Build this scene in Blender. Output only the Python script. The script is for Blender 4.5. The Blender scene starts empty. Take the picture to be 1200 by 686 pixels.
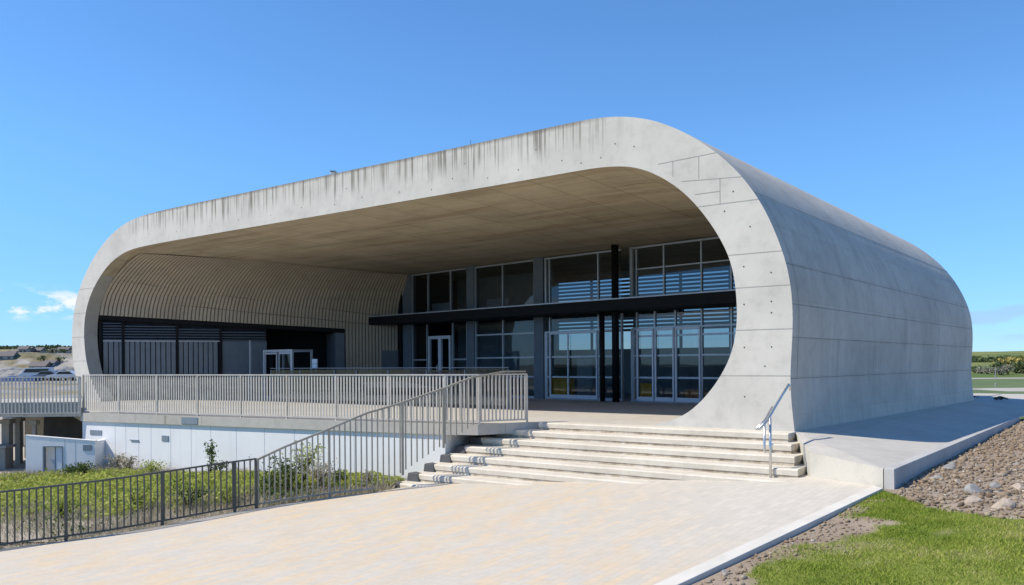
import bpy, bmesh, math, random
import numpy as np
from mathutils import Matrix, Vector
random.seed(7); RNG = np.random.default_rng(7)
S = bpy.context.scene
COL = S.collection
R = math.radians

# ---------------------------------------------------------------- camera model (1200 x 686 photo)
FPX, PY, ROLL, EYE = 990.0, 427.0, 0.0068, 1.27
CAM = Vector((0, 0, EYE))

def ray(x, y):
    a = (x - 600) / FPX; b = (PY - y) / FPX
    return Vector((a + ROLL * b, 1.0, b - ROLL * a))

def on_z(x, y, z):
    r = ray(x, y); return CAM + r * ((z - EYE) / r.z)

def plaza_z(X): return -0.99 + 0.08 * X

def on_plaza(x, y):
    r = ray(x, y); return CAM + r * ((-0.99 - EYE) / (r.z - 0.08 * r.x))

def on_plane(x, y, p, n):
    r = ray(x, y); return CAM + r * ((p - CAM).dot(n) / r.dot(n))

UD = Vector((-.7956, .6059, 0)).normalized()          # along the front of the hall, to the left
SD = Vector((UD.y, -UD.x, 0))                         # into the hall
P0 = on_z(931.2, 505.7, 0)                            # right front foot of the hall

def B(u, s, z): return P0 + UD * u + SD * s + Vector((0, 0, z))

# ---------------------------------------------------------------- value noise (for terrain, masks)
def _hash(ix, iy, seed):
    h = (ix.astype(np.int64) * 374761393 + iy.astype(np.int64) * 668265263 + seed * 974711) & 0x7fffffff
    h = ((h ^ (h >> 13)) * 1274126177) & 0x7fffffff
    return ((h ^ (h >> 16)) & 0xffff) / 65535.0

def vnoise(x, y, seed=0):
    x = np.asarray(x, float); y = np.asarray(y, float)
    ix = np.floor(x).astype(np.int64); iy = np.floor(y).astype(np.int64)
    fx = x - ix; fy = y - iy
    fx = fx * fx * (3 - 2 * fx); fy = fy * fy * (3 - 2 * fy)
    a = _hash(ix, iy, seed); b = _hash(ix + 1, iy, seed); c = _hash(ix, iy + 1, seed); d = _hash(ix + 1, iy + 1, seed)
    return (a * (1 - fx) + b * fx) * (1 - fy) + (c * (1 - fx) + d * fx) * fy

def fbm(x, y, seed=0, octv=4):
    t = 0; amp = .5; f = 1.0
    for o in range(octv):
        t = t + amp * vnoise(np.asarray(x) * f, np.asarray(y) * f, seed + o * 17); amp *= .5; f *= 2.03
    return t / 0.94

# ---------------------------------------------------------------- materials
class NT:
    def __init__(s, name):
        s.m = bpy.data.materials.new(name); s.m.use_nodes = True
        s.t = s.m.node_tree; s.n = s.t.nodes; s.l = s.t.links
        s.b = s.n['Principled BSDF']; s.out = s.n['Material Output']
    def new(s, kind, **kw):
        n = s.n.new(kind)
        for k, v in kw.items(): setattr(n, k, v)
        return n
    def link(s, a, b): s.l.new(a, b)
    def coord(s):
        return s.new('ShaderNodeTexCoord').outputs['Object']
    def geo(s):
        return s.new('ShaderNodeNewGeometry').outputs['Position']
    def mapping(s, vec, scale=(1, 1, 1), rot=(0, 0, 0), loc=(0, 0, 0)):
        m = s.new('ShaderNodeMapping'); m.inputs['Scale'].default_value = scale
        m.inputs['Rotation'].default_value = rot; m.inputs['Location'].default_value = loc
        s.link(vec, m.inputs['Vector']); return m.outputs['Vector']
    def noise(s, vec, scale, detail=4, rough=.55):
        n = s.new('ShaderNodeTexNoise'); n.inputs['Scale'].default_value = scale
        n.inputs['Detail'].default_value = detail; n.inputs['Roughness'].default_value = rough
        s.link(vec, n.inputs['Vector']); return n.outputs['Fac']
    def ramp(s, fac, stops):
        r = s.new('ShaderNodeValToRGB'); e = r.color_ramp.elements
        while len(e) < len(stops): e.new(.5)
        for i, (p, c) in enumerate(stops):
            e[i].position = p; e[i].color = (c[0], c[1], c[2], 1) if hasattr(c, '__len__') else (c, c, c, 1)
        s.link(fac, r.inputs['Fac']); return r.outputs['Color']
    def mix(s, fac, a, b, mode='MIX'):
        m = s.new('ShaderNodeMix', data_type='RGBA', blend_type=mode)
        for sock, v in ((m.inputs[0], fac), (m.inputs[6], a), (m.inputs[7], b)):
            if hasattr(v, 'links'): s.link(v, sock)
            else: sock.default_value = v if not hasattr(v, '__len__') else (v[0], v[1], v[2], 1)
        return m.outputs[2]
    def math(s, op, a, b=0.0, c=None):
        m = s.new('ShaderNodeMath', operation=op)
        for i, v in enumerate((a, b) if c is None else (a, b, c)):
            if hasattr(v, 'links'): s.link(v, m.inputs[i])
            else: m.inputs[i].default_value = v
        return m.outputs[0]
    def smooth(s, v, lo, hi):
        m = s.new('ShaderNodeMapRange'); m.interpolation_type = 'SMOOTHSTEP'
        s.link(v, m.inputs['Value']); m.inputs['From Min'].default_value = lo; m.inputs['From Max'].default_value = hi
        return m.outputs['Result']
    def sep(s, v):
        n = s.new('ShaderNodeSeparateXYZ'); s.link(v, n.inputs[0]); return n.outputs
    def bump(s, h, strength=.3, dist=.01):
        b = s.new('ShaderNodeBump'); b.inputs['Strength'].default_value = strength; b.inputs['Distance'].default_value = dist
        s.link(h, b.inputs['Height']); s.link(b.outputs['Normal'], s.b.inputs['Normal'])
    def color(s, c): s.link(c, s.b.inputs['Base Color'])
    def rough(s, v): s.b.inputs['Roughness'].default_value = v

def plain(name, col, rough=.6, var=.12, scale=6.0, metal=0.0, bump=0.0, spec=None):
    t = NT(name); v = t.coord()
    n = t.noise(v, scale, 5)
    lo = [max(0, c * (1 - var)) for c in col]; hi = [min(1, c * (1 + var)) for c in col]
    t.color(t.ramp(n, [(.25, lo), (.75, hi)])); t.rough(rough); t.b.inputs['Metallic'].default_value = metal
    if spec is None and rough > .5 and metal == 0: spec = .22
    if spec is not None: t.b.inputs['Specular IOR Level'].default_value = spec
    if bump: t.bump(t.noise(v, scale * 6, 4), bump, .01)
    return t.m

def concrete(name, base, streaks=False, board=False, tint=None, spec=.25, panels=False):
    """cast concrete; object coords are the hall's own axes (x along front, y into hall, z up)"""
    t = NT(name); v = t.coord()
    big = t.noise(v, .55, 6, .6); mid = t.noise(v, 3.2, 6, .65); fine = t.noise(v, 38, 4, .7)
    c = t.ramp(big, [(.3, [k * .86 for k in base]), (.5, base), (.72, [min(1, k * 1.1) for k in base])])
    c = t.mix(.55, c, t.ramp(mid, [(.28, .72), (.5, .95), (.75, 1.0)]), 'MULTIPLY')
    c = t.mix(.35, c, t.ramp(fine, [(.3, .8), (.6, 1.0)]), 'MULTIPLY')
    # small pores
    vo = t.new('ShaderNodeTexVoronoi'); vo.inputs['Scale'].default_value = 9; t.link(v, vo.inputs['Vector'])
    pore = t.math('LESS_THAN', vo.outputs['Distance'], .07)
    pore = t.math('MULTIPLY', pore, t.smooth(t.noise(v, 2.3, 2), .55, .7))
    c = t.mix(t.math('MULTIPLY', pore, .4), c, (.16, .15, .13))
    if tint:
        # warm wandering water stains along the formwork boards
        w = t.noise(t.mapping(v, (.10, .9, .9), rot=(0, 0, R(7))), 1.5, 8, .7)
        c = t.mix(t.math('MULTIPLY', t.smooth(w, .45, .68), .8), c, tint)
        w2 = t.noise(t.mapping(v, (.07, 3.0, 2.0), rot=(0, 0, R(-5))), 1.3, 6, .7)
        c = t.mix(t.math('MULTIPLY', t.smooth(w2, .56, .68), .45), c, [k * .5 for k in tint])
    if board:
        br = t.new('ShaderNodeTexBrick'); br.offset = .5
        br.inputs['Color1'].default_value = (.9, .9, .9, 1); br.inputs['Color2'].default_value = (1, 1, 1, 1)
        br.inputs['Mortar'].default_value = (.5, .47, .42, 1); br.inputs['Scale'].default_value = 1.0
        br.inputs['Brick Width'].default_value = 3.6; br.inputs['Row Height'].default_value = 1.22
        br.inputs['Mortar Size'].default_value = .012
        t.link(t.mapping(v, rot=(0, 0, R(90))), br.inputs['Vector'])
        c = t.mix(1, c, br.outputs['Color'], 'MULTIPLY')
        wv = t.new('ShaderNodeTexNoise'); wv.inputs['Scale'].default_value = 1.0; wv.inputs['Detail'].default_value = 3
        t.link(t.mapping(v, (.3, 7, 3)), wv.inputs['Vector'])
        c = t.mix(.5, c, t.ramp(wv.outputs['Fac'], [(.35, .82), (.6, 1.0)]), 'MULTIPLY')
    if panels:
        x, y, z = t.sep(v); cb = t.new('ShaderNodeCombineXYZ'); t.link(y, cb.inputs[0]); t.link(z, cb.inputs[1])
        br = t.new('ShaderNodeTexBrick'); br.offset = .5; br.inputs['Scale'].default_value = 1.0
        br.inputs['Color1'].default_value = (.88, .88, .88, 1); br.inputs['Color2'].default_value = (1, 1, 1, 1); br.inputs['Mortar'].default_value = (.80, .80, .79, 1)
        br.inputs['Brick Width'].default_value = 2.58; br.inputs['Row Height'].default_value = .71; br.inputs['Mortar Size'].default_value = .008
        t.link(t.mapping(cb.outputs[0], loc=(.3, -.29, 0)), br.inputs['Vector'])
        c = t.mix(.8, c, br.outputs['Color'], 'MULTIPLY')
        dv = t.noise(t.mapping(v, (2.2, 2.2, .16)), 1.4, 6, .68)
        c = t.mix(t.math('MULTIPLY', t.smooth(dv, .5, .72), .35), c, [k * .55 for k in base])
        dv2 = t.noise(t.mapping(v, (4.5, 4.5, .1), loc=(5, 2, 0)), 1.4, 5, .6)
        c = t.mix(t.math('MULTIPLY', t.smooth(dv2, .56, .7), .25), c, [min(1, k * 1.35) for k in base])
    if streaks:
        x, y, z = t.sep(v)
        def drip(fx, fz, seed, lo, hi, ztop, zlow):
            n = t.noise(t.mapping(v, (fx, .02, fz), loc=(seed, 0, 0)), 1.0, 3, .6)
            # length of each drip varies along the front
            ln = t.noise(t.mapping(v, (fx * .55, .02, .02), loc=(seed + 9, 0, 0)), 1.0, 2, .5)
            zz = t.math('MULTIPLY_ADD', ln, -1.35, ztop + .3)
            fade = t.math('SUBTRACT', z, zz)
            fade = t.smooth(fade, 0, .55)
            return t.math('MULTIPLY', t.smooth(n, lo, hi), fade)
        zone = t.smooth(z, 5.25, 5.75)
        xw = t.smooth(x, -3.2, -5.2)                       # no drips on the rounded right shoulder
        xw2 = t.smooth(x, -24.8, -22.5)
        k = t.math('MULTIPLY', t.math('MULTIPLY', zone, xw), xw2)
        d1 = t.math('MULTIPLY', drip(7.0, .12, 3, .52, .62, 6.1, 0), k)
        d2 = t.math('MULTIPLY', drip(19.0, .1, 11, .52, .66, 6.2, 0), k)
        d3 = t.math('MULTIPLY', drip(2.2, .2, 5, .45, .75, 6.3, 0), k)
        c = t.mix(t.math('MULTIPLY', d3, .34), c, (.30, .28, .23))
        c = t.mix(t.math('MULTIPLY', d1, .8), c, (.17, .155, .125))
        c = t.mix(t.math('MULTIPLY', d2, .85), c, (.20, .18, .145))
        top = t.math('MULTIPLY', t.smooth(t.math('ADD', z, t.math('MULTIPLY', t.noise(v, 5, 4), .12)), 6.47, 6.6), k)
        c = t.mix(t.math('MULTIPLY', top, .7), c, (.13, .11, .085))
    t.color(c); t.rough(.82); t.b.inputs['Specular IOR Level'].default_value = spec
    h = t.math('ADD', t.math('MULTIPLY', mid, .6), t.math('MULTIPLY', fine, .4))
    t.bump(h, .22, .012)
    return t.m

M = {}
M['face'] = concrete('concrete_front', (.585, .558, .50), streaks=True)
M['skin'] = concrete('concrete_side', (.60, .55, .47), panels=True)
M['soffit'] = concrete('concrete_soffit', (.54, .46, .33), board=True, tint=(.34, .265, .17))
M['lip'] = concrete('concrete_lip', (.40, .385, .345))
M['joint'] = plain('joint_dark', (.19, .185, .17), .9, .3, 3)  # dark tone of the formwork joints
M['joint_light'] = plain('joint_fine', (.33, .32, .295), .9, .2, 3)
M['joint_mid'] = plain('joint_side', (.27, .255, .235), .9, .35, 2)
M['hole'] = plain('tie_hole', (.06, .055, .05), .9)
M['rib'] = concrete('rib_concrete', (.50, .43, .33))
M['rib_back'] = plain('rib_groove', (.24, .205, .16), .9)
M['black'] = plain('black_steel', (.010, .010, .011), .6, .2, spec=.15)
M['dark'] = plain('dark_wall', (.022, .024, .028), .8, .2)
M['steel'] = plain('grey_steel_frame', (.40, .43, .47), .35, .1, 8, metal=.3)
M['whiteframe'] = plain('white_frame', (.62, .66, .72), .4, .06)
M['slate'] = plain('slate_panel', (.115, .145, .175), .5, .12, 3)
M['reflslat'] = plain('railing_reflection', (.165, .19, .21), .5, .12, 3)  # railing mirrored in the window glass, put into slats and colour
M['louver'] = plain('louver_blade', (.12, .14, .17), .4, .1)
M['inside'] = plain('inside_wall', (.30, .34, .36), .8, .15, 2)
M['insidefloor'] = plain('inside_floor', (.14, .14, .14), .4, .15, 2)
M['yellow'] = plain('yellow_cupboard', (.92, .44, .015), .5, .1)
M['orange'] = plain('orange_plastic', (.55, .17, .03), .5, .1)
M['furn'] = plain('pale_furniture', (.45, .47, .5), .5, .1)
M['terrace'] = None
M['galv'] = plain('galvanised_bar', (.52, .485, .43), .55, .18, 5, metal=.15)
M['galv_stair'] = plain('weathered_bar', (.31, .29, .24), .55, .2, 5, metal=.15)
M['fence'] = plain('dark_fence_steel', (.072, .075, .068), .5, .25, 5, metal=.15)
M['stainless'] = plain('stainless_tube', (.60, .59, .57), .3, .06, 4, metal=.85)
def mat_white():
    t = NT('white_render'); v = t.geo(); x, y, z = t.sep(v)
    c = t.ramp(t.noise(v, 1.1, 5, .6), [(.3, (.755, .75, .745)), (.7, (.81, .805, .795))])
    st = t.noise(t.mapping(v, (5, 5, .25)), 1.2, 6, .65)
    c = t.mix(t.math('MULTIPLY', t.smooth(st, .56, .72), .22), c, (.50, .50, .49))
    sp_ = t.noise(v, 7, 6, .75)
    base_ = t.smooth(t.math('ADD', z, t.math('MULTIPLY', sp_, .5)), -.95, -1.3)
    c = t.mix(t.math('MULTIPLY', base_, .4), c, (.46, .42, .35))
    t.color(c); t.rough(.85); t.b.inputs['Specular IOR Level'].default_value = .2; t.bump(sp_, .08, .01)
    return t.m
M['white'] = mat_white()
M['whitedoor'] = plain('white_door', (.66, .68, .72), .5, .05)
M['vent'] = plain('grey_vent', (.20, .24, .28), .5, .1)
M['seam'] = plain('panel_seam', (.50, .53, .58), .8, .1)
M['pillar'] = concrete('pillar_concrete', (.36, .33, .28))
M['slabedge'] = concrete('slab_edge', (.50, .48, .43))
M['shadestone'] = plain('riser_shade_stone', (.085, .088, .092), .85, .25, 5, bump=.3)  # shade on the left riser ends, put into the stone colour
M['tarp'] = plain('blue_tarp', (.03, .075, .2), .6, .15)
M['rooftile'] = plain('roof_tile', (.17, .15, .14), .8, .2)
M['housewall'] = plain('house_wall', (.33, .33, .33), .8, .2, 1)
M['carwhite'] = plain('car_paint_white', (.62, .63, .65), .25, .04)
M['cargrey'] = plain('car_paint_grey', (.18, .20, .23), .25, .05)
M['carblue'] = plain('car_paint_blue', (.05, .12, .25), .25, .05)
M['rubber'] = plain('tyre_rubber', (.015, .015, .015), .8)
M['bark'] = plain('bark', (.09, .07, .05), .9, .3, 8)
M['driftwood'] = plain('dead_leaf', (.03, .035, .03), .8, .3, 8)

def glass_mat(name, tint, refl=1.0, clear=.72):
    t = NT(name); t.n.remove(t.b)
    tr = t.new('ShaderNodeBsdfTransparent'); tr.inputs['Color'].default_value = (tint[0] * clear, tint[1] * clear, tint[2] * clear, 1)
    gl = t.new('ShaderNodeBsdfGlossy'); gl.inputs['Roughness'].default_value = .02
    gl.inputs['Color'].default_value = (.92, .96, 1, 1)
    ge = t.new('ShaderNodeNewGeometry'); vm = t.new('ShaderNodeVectorMath', operation='DOT_PRODUCT')
    t.link(ge.outputs['Incoming'], vm.inputs[0]); t.link(ge.outputs['Normal'], vm.inputs[1])
    k = t.math('SUBTRACT', 1.0, t.math('ABSOLUTE', vm.outputs['Value']))
    f = t.math('MULTIPLY', t.math('MULTIPLY_ADD', t.math('POWER', k, 5.0), .92, .08), refl)
    wob = t.noise(t.coord(), .6, 2)
    bp = t.new('ShaderNodeBump'); bp.inputs['Strength'].default_value = .05; bp.inputs['Distance'].default_value = .05
    t.link(wob, bp.inputs['Height']); t.link(bp.outputs['Normal'], gl.inputs['Normal'])
    mx = t.new('ShaderNodeMixShader'); t.link(f, mx.inputs[0]); t.link(tr.outputs[0], mx.inputs[1]); t.link(gl.outputs[0], mx.inputs[2])
    t.link(mx.outputs[0], t.out.inputs['Surface'])
    return t.m
M['glass'] = glass_mat('facade_glass', (.70, .80, .86), .62, .8)
M['rearglass'] = glass_mat('rear_glass', (.86, .87, .86), .5, .58)
M['barrier'] = glass_mat('barrier_glass', (.6, .72, .8), 1.2, .75)
M['carglass'] = plain('car_glass', (.02, .025, .03), .08)

def mat_terrace():
    t = NT('terrace_paving'); v = t.geo()
    big = t.noise(v, .5, 6, .6); mid = t.noise(v, 5, 5, .65); fine = t.noise(v, 60, 3)
    c = t.ramp(big, [(.3, (.47, .435, .38)), (.7, (.56, .525, .465))])
    c = t.mix(.5, c, t.ramp(mid, [(.3, .78), (.6, 1.0)]), 'MULTIPLY')
    c = t.mix(.3, c, t.ramp(fine, [(.3, .8), (.65, 1.0)]), 'MULTIPLY')
    br = t.new('ShaderNodeTexBrick'); br.offset = 0.0
    br.inputs['Color1'].default_value = (.96, .96, .96, 1); br.inputs['Color2'].default_value = (1, 1, 1, 1)
    br.inputs['Mortar'].default_value = (.68, .67, .64, 1); br.inputs['Scale'].default_value = 1
    br.inputs['Brick Width'].default_value = 2.4; br.inputs['Row Height'].default_value = 2.4; br.inputs['Mortar Size'].default_value = .008
    t.link(t.mapping(v, rot=(0, 0, R(37.3))), br.inputs['Vector'])
    c = t.mix(1, c, br.outputs['Color'], 'MULTIPLY')
    st = t.noise(t.mapping(v, (1, 1, 1), loc=(4, 9, 0)), 1.4, 6, .7)
    c = t.mix(t.math('MULTIPLY', t.smooth(st, .58, .72), .25), c, (.26, .25, .23))
    t.color(c); t.rough(.8); t.b.inputs['Specular IOR Level'].default_value = .3; t.bump(mid, .12, .006)
    return t.m
M['terrace'] = mat_terrace()

def mat_plaza():
    t = NT('cream_paving'); v = t.geo()
    mv = t.mapping(v, rot=(0, 0, R(-52.7)))
    br = t.new('ShaderNodeTexBrick'); br.offset = .5
    br.inputs['Color1'].default_value = (0, 0, 0, 1); br.inputs['Color2'].default_value = (1, 1, 1, 1)
    br.inputs['Mortar'].default_value = (.45, .45, .45, 1); br.inputs['Scale'].default_value = 1
    br.inputs['Brick Width'].default_value = .34; br.inputs['Row Height'].default_value = .115; br.inputs['Mortar Size'].default_value = .0035
    br.inputs['Bias'].default_value = -.1
    t.link(mv, br.inputs['Vector'])
    rnd = t.sep(br.outputs['Color'])[0] if False else br.outputs['Color']
    tone = t.new('ShaderNodeRGBToBW'); t.link(rnd, tone.inputs[0])
    patch = t.noise(t.mapping(mv, (.8, 1.6, 1)), 1.2, 6, .68)
    big = t.noise(t.mapping(v, loc=(3, 1, 0)), .22, 3, .5)
    x, y, z = t.sep(v)
    edge = t.smooth(x, 3.4, .6)                                   # greyer pavers towards the right kerb
    warm = t.math('MULTIPLY', t.smooth(t.math('ADD', t.math('MULTIPLY', patch, .7), t.math('MULTIPLY', tone.outputs[0], .26)), .30, .66), edge)
    warm = t.math('MULTIPLY', warm, t.smooth(big, .15, .5))
    c = t.mix(warm, (.605, .555, .475), (.635, .505, .345))
    c = t.mix(.22, c, t.ramp(tone.outputs[0], [(0, .55), (1, 1.0)]), 'MULTIPLY')
    fine = t.noise(v, 45, 4, .7); mid = t.noise(v, 6, 5, .7)
    c = t.mix(.35, c, t.ramp(fine, [(.3, .78), (.65, 1.0)]), 'MULTIPLY')
    c = t.mix(.4, c, t.ramp(mid, [(.3, .8), (.6, 1.0)]), 'MULTIPLY')
    jn = t.math('MULTIPLY', br.outputs['Fac'], .5)
    c = t.mix(jn, c, (.40, .35, .28))
    dirt = t.noise(t.mapping(v, loc=(7, 2, 0)), .8, 6, .7)
    c = t.mix(t.math('MULTIPLY', t.smooth(dirt, .6, .75), .16), c, (.40, .36, .30))
    t.color(c); t.rough(.75); t.b.inputs['Specular IOR Level'].default_value = .3
    t.bump(t.math('SUBTRACT', t.math('MULTIPLY', fine, .3), br.outputs['Fac']), .15, .004)
    return t.m
M['plaza'] = mat_plaza()

def mat_step():
    t = NT('stone_steps'); v = t.geo()
    big = t.noise(v, .9, 6, .65); fine = t.noise(v, 40, 4, .7); mid = t.noise(v, 6, 5, .7)
    c = t.ramp(big, [(.3, (.58, .525, .43)), (.7, (.70, .645, .55))])
    c = t.mix(.5, c, t.ramp(mid, [(.3, .78), (.6, 1.0)]), 'MULTIPLY'); c = t.mix(.4, c, t.ramp(fine, [(.3, .78), (.65, 1.0)]), 'MULTIPLY')
    t.color(c); t.rough(.85); t.b.inputs['Specular IOR Level'].default_value = .25; t.bump(mid, .35, .02)
    return t.m
M['step'] = mat_step()
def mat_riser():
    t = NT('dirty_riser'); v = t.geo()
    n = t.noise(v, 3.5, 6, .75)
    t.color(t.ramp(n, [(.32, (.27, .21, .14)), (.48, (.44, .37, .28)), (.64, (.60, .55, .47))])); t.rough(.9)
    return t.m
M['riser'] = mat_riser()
M['under'] = plain('undercroft_shade', (.085, .075, .06), .9, .25, 2)  # concrete darkened to carry the shade under the terrace
M['kerb'] = plain('kerb_stone', (.60, .565, .50), .8, .1, 3, bump=.2)
M['wallcon'] = concrete('low_wall_concrete', (.47, .46, .435))
M['rampface'] = concrete('ramp_face', (.54, .51, .44))

def mat_mask(name, a, b, scale=1.2, attr='mask', extra=None):
    """two real ground covers mixed by a painted-on map of where each grows"""
    t = NT(name); v = t.geo()
    n = t.noise(v, scale, 6, .65); f = t.noise(v, 26, 4, .7)
    at = t.new('ShaderNodeAttribute'); at.attribute_name = attr
    c = t.mix(at.outputs['Fac'], t.ramp(n, [(.3, a[0]), (.7, a[1])]), t.ramp(n, [(.3, b[0]), (.7, b[1])]))
    c = t.mix(.6, c, t.ramp(f, [(.3, .55), (.65, 1.0)]), 'MULTIPLY')
    t.color(c); t.rough(.95); t.b.inputs['Specular IOR Level'].default_value = .1; t.bump(f, .5, .03)
    return t.m
M['lawn'] = mat_mask('lawn_soil', ((.26, .20, .15), (.40, .325, .25)), ((.15, .19, .035), (.24, .27, .06)))
M['bank'] = mat_mask('bank_soil', ((.30, .265, .21), (.46, .42, .34)), ((.20, .24, .05), (.33, .35, .10)))
M['yard'] = plain('sandy_yard', (.42, .37, .30), .95, .15, .8, bump=.3)
M['gravel'] = plain('gravel_soil', (.28, .225, .175), .95, .3, 6, bump=.8)

def mat_leaf(name, c1, c2, trans=.25):
    t = NT(name)
    at = t.new('ShaderNodeAttribute'); at.attribute_name = 'tone'
    t.color(t.ramp(at.outputs['Fac'], [(0, c1), (1, c2)])); t.rough(.7); t.b.inputs['Specular IOR Level'].default_value = .2
    tl = t.new('ShaderNodeBsdfTranslucent'); t.link(t.b.inputs['Base Color'].links[0].from_socket, tl.inputs['Color'])
    mx = t.new('ShaderNodeMixShader'); mx.inputs[0].default_value = trans
    t.link(t.b.outputs[0], mx.inputs[1]); t.link(tl.outputs[0], mx.inputs[2]); t.link(mx.outputs[0], t.out.inputs['Surface'])
    return t.m
M['grassblade'] = mat_leaf('grass_blade', (.15, .225, .022), (.40, .44, .085))
M['weedgreen'] = mat_leaf('weed_green', (.21, .28, .04), (.54, .55, .15), .4)
M['weeddry'] = mat_leaf('weed_dry', (.28, .24, .165), (.58, .53, .41), .3)
M['shrubleaf'] = mat_leaf('shrub_leaf', (.045, .085, .022), (.14, .19, .05))
M['farbush'] = mat_leaf('far_bush', (.055, .085, .035), (.12, .155, .06), .1)
M['farpale'] = mat_leaf('far_pale_bush', (.17, .17, .12), (.30, .29, .22), .1)
M['faryellow'] = mat_leaf('far_yellow_bush', (.24, .21, .05), (.42, .35, .11), .1)
def mat_grass():
    t = NT('lawn_blades'); at = t.new('ShaderNodeAttribute'); at.attribute_name = 'tone'
    t.color(t.ramp(at.outputs['Fac'], [(0, (.11, .18, .02)), (.45, (.22, .30, .035)), (.78, (.41, .43, .09)), (.9, (.47, .41, .18)), (1, (.52, .44, .24))])); t.rough(.75); t.b.inputs['Specular IOR Level'].default_value = .15
    tl = t.new('ShaderNodeBsdfTranslucent'); t.link(t.b.inputs['Base Color'].links[0].from_socket, tl.inputs['Color'])
    mx = t.new('ShaderNodeMixShader'); mx.inputs[0].default_value = .25
    t.link(t.b.outputs[0], mx.inputs[1]); t.link(tl.outputs[0], mx.inputs[2]); t.link(mx.outputs[0], t.out.inputs['Surface'])
    return t.m
M['grassblade'] = mat_grass()
def mat_rock():
    t = NT('stone'); at = t.new('ShaderNodeAttribute'); at.attribute_name = 'tone'
    c = t.ramp(at.outputs['Fac'], [(0, (.15, .11, .075)), (.35, (.27, .20, .135)), (.65, (.35, .275, .195)), (.85, (.38, .33, .265)), (1, (.52, .47, .40))])
    f = t.noise(t.geo(), 30, 4, .7); c = t.mix(.6, c, t.ramp(f, [(.3, .6), (.65, 1.0)]), 'MULTIPLY')
    t.color(c); t.rough(.9); t.b.inputs['Specular IOR Level'].default_value = .2; t.bump(f, .4, .02)
    return t.m
M['rock'] = mat_rock()
M['greyrock'] = plain('grey_boulder', (.27, .265, .25), .85, .3, 7, bump=.5)
M['darkrock'] = plain('dark_boulder', (.10, .095, .09), .85, .3, 7, bump=.5)
M['tanrock'] = plain('tan_boulder', (.40, .33, .26), .85, .25, 7, bump=.5)

def mat_hills():
    t = NT('hill_cover'); v = t.geo()
    n = t.noise(t.mapping(v, (1, 1, 2)), .045, 7, .65); n2 = t.noise(v, .35, 6, .7)
    nz = t.sep(t.new('ShaderNodeNewGeometry').outputs['True Normal'])[2]
    x, y, z = t.sep(v)
    grass = t.ramp(t.math('ADD', t.math('MULTIPLY', n, .7), t.math('MULTIPLY', n2, .3)),
                   [(.36, (.10, .095, .05)), (.45, (.19, .165, .09)), (.54, (.34, .28, .155)), (.64, (.21, .175, .11)), (.72, (.13, .125, .07))])
    rock = t.ramp(n2, [(.3, (.17, .16, .145)), (.5, (.30, .28, .25)), (.7, (.40, .375, .335))])
    left = t.smooth(x, 10, -10)
    grey = t.math('MULTIPLY', t.math('MULTIPLY', left, t.smooth(y, 185, 160)), t.smooth(t.noise(v, .11, 6, .7), .44, .56))
    c = t.mix(t.math('MAXIMUM', t.smooth(nz, .93, .85), grey), grass, rock)
    green = t.mix(t.smooth(n, .4, .6), (.10, .145, .045), (.21, .215, .075))
    c = t.mix(t.math('MULTIPLY', t.math('SUBTRACT', 1.0, left), t.smooth(nz, .8, .95)), c, green)
    t.color(c); t.rough(.95); t.b.inputs['Specular IOR Level'].default_value = .1
    return t.m
M['hills'] = mat_hills()
def mat_field():
    t = NT('mown_field'); v = t.geo()
    n = t.noise(v, .25, 6, .65); n2 = t.noise(v, 3, 5, .7)
    c = t.ramp(n, [(.3, (.07, .115, .03)), (.6, (.125, .165, .05)), (.75, (.2, .2, .09))])
    c = t.mix(.5, c, t.ramp(n2, [(.3, .7), (.65, 1.0)]), 'MULTIPLY')
    t.color(c); t.rough(.95); return t.m
M['field'] = mat_field()
M['path'] = plain('pale_track', (.40, .38, .33), .95, .15, .5)
M['ground'] = plain('ground_cover', (.16, .16, .09), .95, .25, .05)

# ---------------------------------------------------------------- object helpers
def tag(o, label=None, cat=None, group=None, kind=None):
    if label: o['label'] = label
    if cat: o['category'] = cat
    if group: o['group'] = group
    if kind: o['kind'] = kind
    return o

WORLD = {}
def empty(name, loc, rz=0.0, label=None, cat=None, group=None):
    o = bpy.data.objects.new(name, None); o.empty_display_size = .3; COL.objects.link(o)
    o.location = loc; o.rotation_euler = (0, 0, rz)
    WORLD[o] = Matrix.LocRotScale(Vector(loc), Matrix.Rotation(rz, 3, 'Z'), None)
    return tag(o, label, cat, group)

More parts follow.
